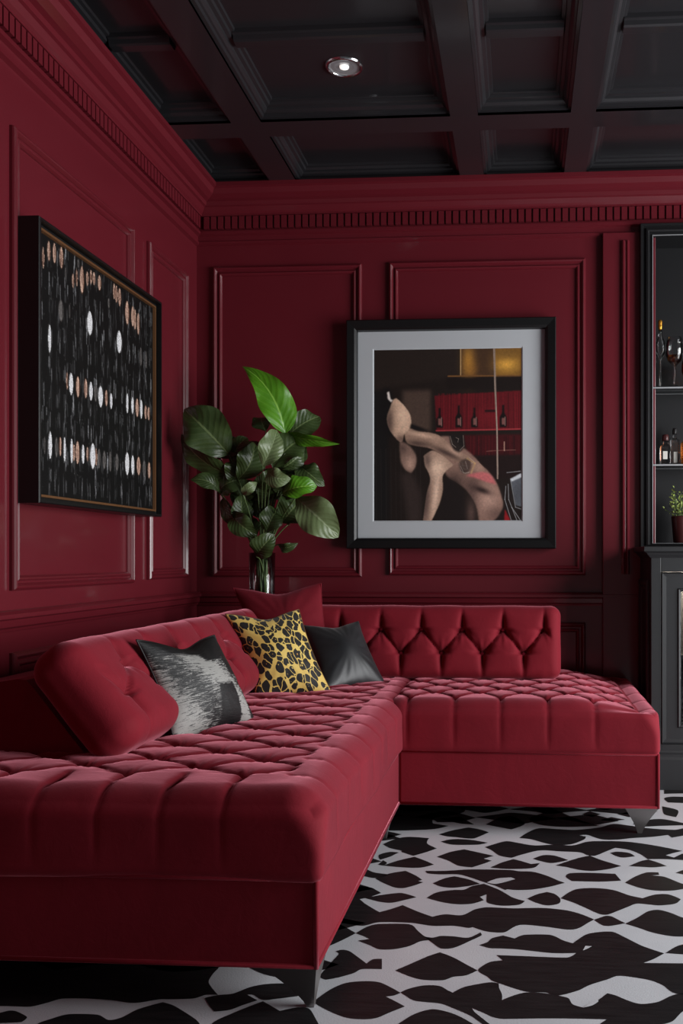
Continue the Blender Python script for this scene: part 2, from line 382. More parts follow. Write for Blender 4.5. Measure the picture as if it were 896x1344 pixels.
struct(link('floor', me, [FLW, FLB]), 'floor painted in black and white lens shapes', 'floor')

# walls
w = MB(); w.box(XL-.1, XL, Y0, D+.1, 0, 2.75); struct(w.build('wall_left', RED))
w = MB(); w.box(XL-.1, .545, D, D+.1, 0, 2.75); w.box(1.60, XR+.1, D, D+.1, 0, 2.75); w.box(.545, 1.60, D, D+.1, 0, 1.0); w.box(.545, 1.60, D, D+.1, 2.405, 2.75); struct(w.build('wall_back', RED))
WY0, WY1, WZ0, WZ1 = 1.15, 3.6, .06, 2.35
w = MB(); w.box(XR, XR+.12, Y0, WY0, 0, 2.75); w.box(XR, XR+.12, WY1, D+.1, 0, 2.75)
w.box(XR, XR+.12, WY0, WY1, 0, WZ0); w.box(XR, XR+.12, WY0, WY1, WZ1, 2.75); struct(w.build('wall_right', PLAST))
w = MB()
for a, b in ((WY0, WY0+.05), (WY1-.05, WY1), ((WY0+WY1)/2-.02, (WY0+WY1)/2+.02)): w.box(XR+.03, XR+.08, a, b, WZ0, WZ1)
w.box(XR+.03, XR+.08, WY0, WY1, WZ0, WZ0+.05); w.box(XR+.03, XR+.08, WY0, WY1, WZ1-.05, WZ1)
struct(w.build('window_1', BLACKW))
# pilaster strip and frieze board in front of the recessed field of the back wall
w = MB(); w.box(.365, .60, D-.032, D, .12, 2.415, .003); struct(w.build('trim_1', RED))
# crown
PR = [(.135,2.65),(.135,2.632),(.122,2.627),(.112,2.606),(.088,2.592),(.070,2.586),(.066,2.570),(.056,2.566),(.044,2.548),(.036,2.540),(.036,2.532),(.016,2.532),
      (.016,2.468),(.026,2.466),(.026,2.452),(.010,2.447),(.010,2.425),(.016,2.421),(.016,2.410),(0,2.404)]
w = MB(); w.loops([[(XL+o, Y0, z) for o, z in PR], [(XL+o, D-o, z) for o, z in PR], [(XR, D-o, z) for o, z in PR]], closed=False)
p = Y0
while p < D-.06: w.box(XL+.014, XL+.033, p, p+.025, 2.474, 2.530); p += .033
p = XL+.045
while p < XR: w.box(p, p+.025, D-.033, D-.014, 2.474, 2.530); p += .033
struct(w.build('trim_2', RED), 'red crown moulding with a row of dentils', 'moulding')
# chair rail, baseboards
def run(name, prof, z0):
    w = MB(); w.loops([[(XL+o, Y0, z0+z) for o, z in prof], [(XL+o, D-o, z0+z) for o, z in prof], [(.56, D-o, z0+z) for o, z in prof]], closed=False)
    return struct(w.build(name, RED))
run('trim_3', [(0,.062),(.024,.060),(.034,.052),(.034,.040),(.022,.034),(.020,.014),(.012,.008),(.010,0),(0,0)], .735)
run('baseboard_left', [(0,.15),(.008,.145),(.014,.13),(.014,.0)], 0)
# panel mouldings
MP = [(0,0),(0,.009),(.002,.014),(.007,.019),(.011,.020),(.014,.018),(.021,.009),(.0215,.006),(.027,.006),(.0275,.009),(.033,.014),(.037,.013),(.043,.005),(.044,.0)]
def frame_back(a0, a1, z0, z1, y=D):
    w = MB(); w.loops([[(a0+o, y-h, z0+o), (a1-o, y-h, z0+o), (a1-o, y-h, z1-o), (a0+o, y-h, z1-o)] for o, h in MP]); return w
def frame_left(a0, a1, z0, z1):
    w = MB(); w.loops([[(XL+h, a0+o, z0+o), (XL+h, a1-o, z0+o), (XL+h, a1-o, z1-o), (XL+h, a0+o, z1-o)] for o, h in MP]); return w
k = 4
for a in ((-1.431,-.732,.866,2.305),(-.608,.29,.874,2.31),(-1.431,-.732,.2,.66),(-.608,.29,.2,.66)):
    struct(frame_back(*a).build('trim_%d' % k, RED)); k += 1
for a in ((2.72,3.60,.855,2.232),(3.752,4.20,.865,2.232),(1.3,2.62,.855,2.232),(-.3,1.2,.855,2.232),(2.72,3.6,.2,.67),(3.752,4.20,.2,.67)):
    struct(frame_left(*a).build('trim_%d' % k, RED)); k += 1
# the half round strip on the pilaster
w = MB(); yb = D-.032
w.loops([[(.447,yb,z),(.447,yb-.008,z),(.453,yb-.015,z),(.457,yb-.016,z),(.463,yb-.008,z),(.467,yb-.007,z),(.473,yb-.014,z),(.477,yb-.014,z),(.484,yb-.005,z),(.484,yb,z)] for z in (.88, 2.375)], closed=False)
struct(w.build('trim_%d' % k, RED)); k += 1

# ceiling: black coffers
cm = MB()
bx = [(-2.02,-1.90),(-1.130,-1.012),(-.273,-.166),(.188,.283),(1.03,1.14),(1.49,1.60),(2.34,2.45),(2.9,3.0)]
byy = [(-1.1,-.95),(.35,.48),(2.0,2.13),(3.652,3.78),(4.5,4.6)]
CP = [(0,2.65),(0,2.660),(.012,2.662),(.014,2.674),(.021,2.676),(.030,2.684),(.032,2.692),(.044,2.695),(.047,2.705),(.058,2.707),(.060,2.716)]
for a, b in bx: cm.box(a, b, Y0, D+.1, 2.65, 2.74)
for a, b in byy:
    for i in range(len(bx)-1): cm.box(bx[i][1], bx[i+1][0], a, b, 2.65, 2.74)
for i in range(len(bx)-1):
    for j in range(len(byy)-1):
        x0, x1, y0, y1 = bx[i][1], bx[i+1][0], byy[j][1], byy[j+1][0]
        if j == 3: y1 = 4.268
        if i == 0: x0 = -1.44
        cm.loops([[(x0+o,y0+o,z),(x1-o,y0+o,z),(x1-o,y1-o,z),(x0+o,y1-o,z)] for o, z in CP], cap1=True)
        if y1-y0 > 1:
            nb = 3
            for q in range(1, nb):
                yc = y1-.058-(y1-y0-.116)*q/nb + .03
                cm.loops([[(x0+.05,yc-s,z),(x1-.05,yc-s,z),(x1-.05,yc+s,z),(x0+.05,yc+s,z)] for s, z in ((.042,2.716),(.040,2.702),(.030,2.699),(.026,2.686),(.018,2.682))], cap1=True)
cm.box(XL-.1, XR+.1, Y0, D+.1, 2.74, 2.78)
struct(cm.build('ceiling', CEILM), 'black coffered ceiling with stepped mouldings', 'ceiling')
# downlight
pl = on_z(451.5, 89, 2.7105)
t = empty('recessed_downlight', 'round chrome recessed downlight in the black coffered ceiling', 'ceiling light', pl)
pl = (0,0,0)
w = MB(); w.lathe([(.056,.004),(.058,-.003),(.063,-.004),(.067,.0),(.069,.0045)], pl, 32); w.build('trim_ring', CHROME, t)
w = MB(); w.lathe([(.056,.0005),(.050,.003),(.036,.0022),(.022,.0040),(.001,.0042)], pl, 12)
w.sm = [False]*len(w.f); o = w.build('reflector', BRIGHT, t)
em = NT('lamp_glow'); em.set(Base_Color=(.9,.88,.85,1), Emission_Strength=.9); em.b.inputs['Emission Color'].default_value = (1,.95,.9,1)
em.l(em.ramp(em.noise(em.coord(), 30, 1), [(0,(1,.95,.9,1)),(1,(.9,.87,.82,1))]), em.b.inputs['Base Color'])
w = MB(); w.lathe([(.017,.0035),(.016,-.001),(.010,-.003),(.001,-.004)], pl, 16, cap1=True); w.build('bulb', em.m, t)

# ------------------------------------------------------------------ sofa
def box_grid(x0, x1, y0, y1, z0, z1, res):
    L = (x1-x0, y1-y0, z1-z0); o = np.array((x0,y0,z0)); n = [max(2, int(round(l/res))) for l in L]
    V = []; F = []; base = 0
    for ax in range(3):
        i, j = (ax+1) % 3, (ax+2) % 3
        a = np.linspace(0, L[i], n[i]+1); b = np.linspace(0, L[j], n[j]+1)
        A, B = np.meshgrid(a, b, indexing='ij')
        for side in (0, 1):
            P = np.zeros(A.shape+(3,)); P[..., i] = A; P[..., j] = B; P[..., ax] = L[ax]*side
            idx = np.arange(A.size).reshape(A.shape)+base
            q = np.stack([idx[:-1,:-1], idx[1:,:-1], idx[1:,1:], idx[:-1,1:]], -1).reshape(-1,4)
            if side == 0: q = q[:, ::-1]
            V.append((P+o).reshape(-1,3)); F.append(q); base += A.size
    return np.concatenate(V), np.concatenate(F)
def cushion(name, dims, res, r, disp, mat, parent, xf=None, r_low=None):
    V, F = box_grid(*dims, res)
    lo = np.array(dims[0::2]); hi = np.array(dims[1::2])
    if r_low is None: rr = np.full(len(V), r)
    else:
        tz = np.clip((V[:,2]-lo[2])/(hi[2]-lo[2]), 0, 1); rr = r_low+(r-r_low)*sstep(.3, .95, tz)
    q = np.minimum(np.maximum(V, lo+rr[:,None]), hi-rr[:,None])
    nrm = V-q; ln = np.linalg.norm(nrm, axis=1, keepdims=True); nrm = nrm/np.maximum(ln, 1e-9)
    P = q+nrm*rr[:,None]
    P = P+nrm*disp(P, nrm)[:,None]
    if xf is not None: P = P@np.array(xf.to_3x3()).T+np.array(xf.translation)
    me = bpy.data.meshes.new(name); me.from_pydata(P.tolist(), [], F.tolist())
    bm = bmesh.new(); bm.from_mesh(me); bmesh.ops.remove_doubles(bm, verts=bm.verts, dist=1e-5); bmesh.ops.recalc_face_normals(bm, faces=bm.faces)
    bm.to_mesh(me); bm.free()
    return link(name, me, mat, parent, True)
def sstep(a, b, x):
    t = np.clip((x-a)/(b-a), 0, 1); return t*t*(3-2*t)
def wob(P, s, k=0):
    return np.sin(P[:,0]*s*1.7+k)*np.sin(P[:,1]*s*1.3+1.3+k)*np.sin(P[:,2]*s*2.1+.4+k)
def diamonds(u, v, sx, ry, p):
    a = u/sx+v/(2*ry); b = u/sx-v/(2*ry)
    sa, sb = np.abs(np.sin(np.pi*a)), np.abs(np.sin(np.pi*b))
    cr = (1-np.exp(-sa/.11))*(1-np.exp(-sb/.11))
    f = .7*cr+.3*(sa*sb)**.6
    ra = np.round(a)-a; rb = np.round(b)-b
    du = (ra+rb)/2*sx; dv = (ra-rb)*ry; d2 = du*du+dv*dv
    an = np.arctan2(dv, du); k1 = np.round(a)*3.1+np.round(b)*1.7
    ray_ = (np.sin(an*9+k1)+.7*np.sin(an*14-k1*2))*np.exp(-d2/(2*.042**2))*(1-np.exp(-d2/(2*.011**2)))
    return f+ray_*.085, d2
def pleat(u, sx, p):
    q = np.abs(np.sin(np.pi*u/sx)); return .84*(1-np.exp(-q/.13))+.16*q**.9

sofa = empty('sectional_sofa', 'crimson velvet tufted corner sofa with low metal feet', 'sofa', (-.95, 3.0, 0))
inv = Matrix.Translation((.95, -3.0, 0))
def par(o):                                     # parts are modelled in room coordinates
    o.parent = sofa; o.matrix_parent_inverse = inv.copy(); return o
SX1, SY0 = -.425, 1.955            # right and near faces of the long section
RX1, RY0 = .465, 3.285             # right and front faces of the short section
ZB0, ZB1, ZS = .097, .283, .464
YB = 4.30
# bases
w = MB(); w.box(XL+.04, SX1, SY0, YB, ZB0, ZB1, .008); ba = par(w.build('base', VELVET))
w = MB(); w.box(SX1+.001, RX1, RY0, YB, ZB0, ZB1, .008); bb = par(w.build('base', VELVET))
def piping(parent, pts, r=.0055):
    w = MB(); w.tube(pts, r, 8); o = w.build('piping', VELVET, parent); o.matrix_parent_inverse = Matrix.Identity(4); return o
for z in (ZB0+.004, ZB1-.001):
    piping(ba, [(XL+.05,SY0,z),(SX1-.004,SY0,z),(SX1,SY0+.004,z),(SX1,RY0,z)])
    piping(bb, [(SX1+.002,RY0,z),(RX1-.004,RY0,z),(RX1,RY0+.004,z),(RX1,YB-.01,z)])
piping(ba, [(SX1,SY0,ZB0),(SX1,SY0,ZB1)]); piping(bb, [(RX1,RY0,ZB0),(RX1,RY0,ZB1)])
# seat cushions
def seat_long(P, n):
    x, y, z = P.T; sx, ry, p = .27, .085, .30
    u0, v0 = SX1-.20, SY0+.165
    u = x-u0; v = y-v0
    f, d2 = diamonds(u, v, sx, ry, p)
    u2 = u-.10; near = pleat(u, sx/2, p); near = near+(1-near)*sstep(-.58, -.54, x); side = pleat(v, 2*ry, p)
    wn = sstep(-.004, .004, -v); ws = sstep(-.004, .004, u2)
    wd = sstep(-.02, .02, (-v)-(u2)-.06)            # which edge is closer at the corner
    ff = np.clip(f, 0, 1.2); g = ff*(1-wn)*(1-ws)+near*wn*(1-ws)+side*ws*(1-wn)+(near*wd+side*(1-wd))*wn*ws
    top = sstep(.25, .8, n[:,2]); out = sstep(.05, .16, np.maximum(-v, u2+.05))
    corner = wn*ws*sstep(.012, .05, np.minimum(-v, u2))
    near_b = np.exp(-d2/(2*.045**2)); amp = (.0065+.025*near_b)*(1-out)+.004*out; amp = np.where(v < 0, np.minimum(amp, .004+.022*near_b), amp)
    dimple = np.exp(-d2/(2*.012**2))*(1-wn)*(1-ws)*.010
    lowside = sstep(ZS-.19, ZS-.08, z)
    h = -amp*(1-g)*lowside*(1-.8*corner)-dimple*top
    wr = .0016*wob(P, 17)
    return h*(np.clip(top+.9, 0, 1))+wr+.004*out*np.sin((y+x)*9)
LS = cushion('seat_cushion', (XL+.05, SX1+.012, SY0-.012, YB, ZB1-.006, ZS), .0066, .085, seat_long, VELVET, None, r_low=.020)
par(LS)
def seat_short(P, n):
    x, y, z = P.T; sx, ry, p = .162, .10, .30
    u = x-on_y(595, 950, RY0).x; v0 = RY0+.11; v = y-v0; xe = RX1-.07
    f, d2 = diamonds(u, v, sx, ry, p)
    near = pleat(u, sx, p); wn = sstep(-.004, .004, -v); ws = sstep(xe-.02, xe+.02, x)
    side = pleat(v, 2*ry, p)
    g = f*(1-wn)+near*wn; g = g*(1-ws)+ws*(.55+.45*side)
    out = sstep(.05, .15, np.maximum(-v, x-xe)); near_b = np.exp(-d2/(2*.045**2)); amp = (.0065+.023*near_b)*(1-out)+.004*out; amp = np.where(v < 0, np.minimum(amp, .004+.022*near_b), amp)
    dimple = np.exp(-d2/(2*.012**2))*(1-wn)*(1-ws)*.010+.05*sstep(RX1-.30, RX1+.03, x)*sstep(.2,.9,n[:,2])*sstep(.25, .8, n[:,2])
    return -amp*(1-g)*sstep(ZS-.20, ZS-.10, z)-dimple+.0015*wob(P, 16)
SS = cushion('seat_cushion', (SX1-.07, RX1+.008, RY0-.010, YB, ZB1-.006, ZS-.002), .0066, .08, seat_short, VELVET, None, r_low=.020)
par(SS)
# sloping back frame behind the long back cushion, corner ledge and frame along the back wall
w = MB(); prof = [(XL+.045,.40),(XL+.045,.605),(XL+.06,.617),(-1.27,.645),(-1.25,.642),(-1.235,.628),(-1.05,.40)]
w.loops([[(x, y, z) for x, z in prof] for y in (2.33, 4.05)], cap0=True, cap1=True); par(w.build('back_frame', VELVET2))
w = MB(); w.box(XL+.045, .13, 4.06, YB+.02, .40, .645, .012); par(w.build('back_frame', VELVET2))
# back cushions
def back_fn(sx, ry, p, vrows, u0, hz, ends, amp=.034, thick_axis=1):
    lo, hi = vrows
    def fn(P, n):
        u = P[:,0]-u0; v = P[:,2]-lo
        nrows = round((hi-lo)/ry)
        f, d2 = diamonds(u, v, sx, ry, p)
        top = pleat(u+(sx/2 if nrows % 2 else 0), sx, p); bot = pleat(u, sx, p)
        wt = sstep(-.004, .004, P[:,2]-hi); wb = sstep(-.004, .004, lo-P[:,2])
        g = f*(1-wt)*(1-wb)+top*wt+bot*wb
        we = np.maximum(sstep(ends[1]-.02, ends[1]+.03, P[:,0]), sstep(-ends[0]-.02, -ends[0]+.03, -P[:,0]))
        g = g*(1-we)+we*.9
        front = sstep(-.2, .5, -n[:,1])
        edge = np.maximum(sstep(hi+.02, hz, P[:,2]), 0)
        nb = np.exp(-d2/(2*.05**2)); a = amp*(.09+1.05*nb)*(1-.6*edge)*(1-.45*np.maximum(wt, wb)*(1-nb))
        d = np.exp(-d2/(2*.019**2))*.020*(1-wt)*(1-wb)*(1-we)
        cres = 0
        return (-a*(1-g)-d+cres)*np.maximum(front, sstep(.2,.8,n[:,2])*.6)+.0012*wob(P, 15)
    return fn
# short one, in front of the back wall
BX0, BX1 = -.90, on_y(736, 850, 3.9).x
u0 = on_y(523, 864, 3.83).x-.168
fn = back_fn(.168, .105, .30, (.540, .645), u0, .737, (BX0+.03, BX1-.06))
xf = Matrix.Translation((0, 4.03, .45)) @ Matrix.Rotation(math.radians(-7), 4, 'X') @ Matrix.Translation((0, -4.03, -.45))
BC = par(cushion('back_cushion', (BX0, BX1, 3.86, 4.05, 0.438, .742), .0062, .045, fn, VELVET, None, xf))
# long one, leaning against the sloped frame; modelled along local x then turned
LL = 1.66
fn = back_fn(.21, .105, .30, (.115, .215), .13, .31, (.07, LL-.05), .03)
R = Matrix.Rotation(math.radians(-39), 4, 'X')
M = Matrix.Translation((-.922, 2.262, .516)) @ Matrix.Rotation(math.radians(90), 4, 'Z') @ R
BL = par(cushion('back_cushion', (0, LL, 0, .15, 0, .325), .007, .062, fn, VELVET, None, M))
# buttons
def button_mesh():
    w = MB(); w.lathe([(.0005,.006),(.006,.0052),(.010,.003),(.0115,0),(.010,-.004)], (0,0,0), 14, cap0=True)
    me_o = w.build('button', BUTTONM); return me_o
b0 = button_mesh(); first = [True]
def put_button(parent, M):
    o = b0 if first[0] else b0.copy()
    if not first[0]: COL.objects.link(o)
    first[0] = False
    o.parent = parent; o.matrix_parent_inverse = Matrix.Identity(4); o.matrix_basis = M
def pt_tilt(xf, x, y, z, rx):
    return xf @ Matrix.Translation((x, y, z)) @ Matrix.Rotation(math.radians(90), 4, 'X')
for i in range(-3, 6):
    x = u0+i*.168
    if BX0+.06 < x < BX1-.08: put_button(BC, pt_tilt(xf, x, 3.86+.036, .540, 0))
    x = u0+(i+.5)*.168
    if BX0+.06 < x < BX1-.08: put_button(BC, pt_tilt(xf, x, 3.86+.036, .645, 0))
for i in range(0, 9):
    for x, z in ((.13+i*.21, .115), (.13+(i+.5)*.21, .215)):
        if .08 < x < LL-.08: put_button(BL, pt_tilt(M, x, .036, z, 0))
for j in range(0, 13):
    for i in range(0, 6):
        x = SX1-.20-(i-1+(.5 if j % 2 else 0))*.27; y = SY0+.165+j*.085
        if x > SX1-.06: continue
        if x > -.98 and y < 3.1 or (x > -1.3 and y < 2.2): put_button(LS, Matrix.Translation((x, y, ZS-.036)))
us = on_y(595, 950, RY0).x
for j in range(0, 4):
    for i in range(-2, 6):
        x = us+(i+(.5 if j % 2 else 0))*.162; y = RY0+.11+j*.10
        if SX1+.05 < x < RX1-.09: put_button(SS, Matrix.Translation((x, y, ZS-.035)))
# feet
def foot(x, y, dx, dy):
    w = MB(); L = []
    for k in range(8):
        q = k/7; s = (.050*(1-q)**1.3+.0075)
        cx = x+dx*(.050-s)*1.0; cy = y+dy*(.050-s)*1.0
        z = ZB0-.001-q*(ZB0-.001)
        L.append([(cx-s,cy-s,z),(cx+s,cy-s,z),(cx+s,cy+s,z),(cx-s,cy+s,z)])
    w.loops(L, cap0=True, cap1=True); par(w.build('leg', STEEL))
foot(SX1-.052, SY0+.055, .75, -.3); foot(RX1-.055, RY0+.06, -.05, -.3); foot(SX1-.06, RY0-.06, .5, -.3); foot(XL+.1, SY0+.055, -.5, -.3); foot(RX1-.055, YB-.07, .3, .3); foot(XL+.1, YB-.07, -.3, .3)

# ------------------------------------------------------------------ pillows
def pillow(name, label, corners, T, mat, N=64, paint=None, seed=0, dent=0.0, group='scatter cushions on the corner sofa'):
    BLc, BRc, TRc, TLc = [np.array(c) for c in corners]
    s = np.linspace(0, 1, N)[None, :]; t = np.linspace(0, 1, N)[:, None]; s, t = np.broadcast_arrays(s, t)
    # ease towards the edge so the seam region is well sampled
    s = .5-.5*np.cos(np.pi*s)*(.35+.65*np.abs(np.cos(np.pi*s))**.5); t = .5-.5*np.cos(np.pi*t)*(.35+.65*np.abs(np.cos(np.pi*t))**.5)
    s = (s-s.min())/(s.max()-s.min()); t = (t-t.min())/(t.max()-t.min())
    ss = .5+(s-.5)*(1-.10*np.sin(np.pi*t)); tt = .5+(t-.5)*(1-.10*np.sin(np.pi*s))
    tt = tt-dent*np.exp(-((s-.5)/.22)**2)*t**3
    base = ((1-ss)*(1-tt))[..., None]*BLc+(ss*(1-tt))[..., None]*BRc+(ss*tt)[..., None]*TRc+((1-ss)*tt)[..., None]*TLc
    nrm = np.cross(BRc-BLc, TLc-BLc); nrm = nrm/np.linalg.norm(nrm)
    if nrm[1] > 0: nrm = -nrm
    bulge = (np.sin(np.pi*s)*np.sin(np.pi*t))**.52
    ang = np.arctan2(t-.5, s-.5); rad = np.hypot(s-.5, t-.5)
    wr = np.sin(ang*14+seed)*np.sin(ang*5+seed*2)*.010*np.clip(rad-.18, 0, 1)*bulge+.004*np.sin(s*9+seed)*np.sin(t*7+seed)*bulge
    F = base+nrm*(T/2*bulge+wr)[..., None]; B = base-nrm*(T/2*bulge)[..., None]
    v = np.concatenate([F.reshape(-1,3), B.reshape(-1,3)]); idx = np.arange(N*N).reshape(N, N)
    f = np.stack([idx[:-1,:-1], idx[:-1,1:], idx[1:,1:], idx[1:,:-1]], -1).reshape(-1,4); f2 = f[:, ::-1]+N*N
    ctr = v.mean(0); ctr[2] = v[:,2].min(); v = v-ctr
    me = bpy.data.meshes.new(name); ff = np.concatenate([f, f2]); me.from_pydata(v.tolist(), [], ff.tolist())
    u = me.uv_layers.new(name='UVMap'); jj = ff.reshape(-1) % (N*N); uv = np.stack([s.reshape(-1)[jj], t.reshape(-1)[jj]], -1).astype(np.float32)
    u.data.foreach_set('uv', uv.reshape(-1))
    if paint is not None:
        m = paint(s, t).reshape(-1); a = me.color_attributes.new(name='paint', type='FLOAT_COLOR', domain='POINT')
        c = np.ones((2*N*N, 4), np.float32); c[:, :3] = np.concatenate([m, m])[:, None]; a.data.foreach_set('color', c.reshape(-1))
    bm = bmesh.new(); bm.from_mesh(me); bmesh.ops.remove_doubles(bm, verts=bm.verts, dist=1e-5); bmesh.ops.recalc_face_normals(bm, faces=bm.faces); bm.to_mesh(me); bm.free()
    o = link(name, me, mat, None, True); o.location = ctr.tolist(); tag(o, label, 'cushion', group)
    # welt round the edge
    edge = [F[0, i] for i in range(N)]+[F[i, N-1] for i in range(1, N)]+[F[N-1, i] for i in range(N-2, -1, -1)]+[F[i, 0] for i in range(N-2, 0, -1)]
    w = MB(); w.tube([Vector(e-ctr) for e in edge]+[Vector(edge[0]-ctr)], .0028, 6, caps=False); w.build('welt', mat if mat != LEOPARD else GOLDW, o)
    return o
def rect(s, t, a, b, c, d, e=.03):
    return sstep(a-e, a+e, s)*(1-sstep(b-e, b+e, s))*sstep(c-e, c+e, t)*(1-sstep(d-e, d+e, t))
def silver(s, t):
    m = np.maximum(rect(s, t, -.2, .52, -.2, .86, .06), rect(s, t, .1, .80, .44, .76, .04)); m = np.maximum(m, rect(s, t, .74, .93, -.1, .55, .04))
    m = m*(1-rect(s, t, .50, .74, -.3, .43, .02)); return np.clip(m, 0, 1)*(.75+.25*np.sin(s*9+t*5))
def C(px, py, y=None, z=None):
    return tuple(on_z(px, py, z)) if z is not None else tuple(on_y(px, py, y))
pillow('scatter_cushion', 'black cushion woven with silver wavy lines, on the long sofa section', [C(229,976,z=.440), C(337,949,z=.440), C(281,834,2.88), C(179,840,2.56)], .15, SHIMMER, paint=silver, seed=1, dent=.08)
pillow('scatter_cushion', 'leopard print cushion in gold and black at the sofa corner', [C(337,918,z=.440), C(438,914,z=.440), C(392,800,3.62), C(296,806,3.48)], .14, LEOPARD, seed=2, dent=.05)
pillow('scatter_cushion', 'plain black satin cushion beside the leopard print one', [C(425,908,z=.442), C(507,900,z=.440), C(470,816,3.85), C(397,821,3.80)], .12, SATIN, seed=4, dent=.04)
pillow('scatter_cushion', 'plain red velvet cushion standing behind the leopard print one', [(-1.02,3.75,.46), (-.74,3.79,.46), tuple(on_y(421,766,3.94)), tuple(on_y(306,772,3.92))], .13, VELVET2, seed=5, dent=.05)

# ------------------------------------------------------------------ framed works
class Canvas:
    def __init__(s, w, h, base): s.w, s.h = w, h; s.a = np.ones((h, w, 3))*np.array(base, float); s.Y, s.X = np.mgrid[0:h, 0:w].astype(float)
    def blur(s, m, r):
        r = int(round(r))
        if r < 1: return m
        for ax in (0, 1):
            for _ in range(2):
                pad = [(0,0),(0,0)]; pad[ax] = (r+1, r); c = np.cumsum(np.pad(m, pad, mode='edge'), axis=ax)
                n = m.shape[ax]; hi = np.take(c, np.arange(2*r+1, 2*r+1+n), axis=ax); lo = np.take(c, np.arange(0, n), axis=ax); m = (hi-lo)/(2*r+1)
        return m
    def poly(s, pts, col, blur=0, alpha=1, grad=None):
        m = np.zeros((s.h, s.w)); n = len(pts)
        inside = np.zeros((s.h, s.w), bool)
        for i in range(n):
            (x0, y0), (x1, y1) = pts[i], pts[(i+1) % n]
            if y0 == y1: continue
            cond = ((y0 > s.Y) != (y1 > s.Y)) & (s.X < (x1-x0)*(s.Y-y0)/(y1-y0)+x0); inside ^= cond
        m[inside] = 1; m = s.blur(m, blur)*alpha; c = np.array(col, float)
        s.a = s.a*(1-m[..., None])+c*m[..., None]; return inside
    def blob(s, x, y, rx, ry, col, alpha=1, ang=0, clip=None):
        dx, dy = s.X-x, s.Y-y; ca, sa = math.cos(ang), math.sin(ang)
        m = np.exp(-(((dx*ca+dy*sa)/rx)**2+((-dx*sa+dy*ca)/ry)**2))*alpha
        if clip is not None: m = m*clip
        s.a = s.a*(1-m[..., None])+np.array(col, float)*m[..., None]
    def line(s, pts, wd, col, alpha=1):
        for (x0, y0), (x1, y1) in zip(pts[:-1], pts[1:]):
            dx, dy = x1-x0, y1-y0; L = max(1e-6, dx*dx+dy*dy)
            t = np.clip(((s.X-x0)*dx+(s.Y-y0)*dy)/L, 0, 1); d = np.hypot(s.X-x0-t*dx, s.Y-y0-t*dy)
            m = np.clip(wd-d+.5, 0, 1)*alpha; s.a = s.a*(1-m[..., None])+np.array(col, float)*m[..., None]
    def linear(s, gain=1):
        c = np.clip(s.a/255, 0, 1); return np.where(c <= .04045, c/12.92, ((c+.055)/1.055)**2.4)*gain
def smooth2(pts):
    return [(p.x, p.y) for p in cat([Vector(p) for p in pts])]
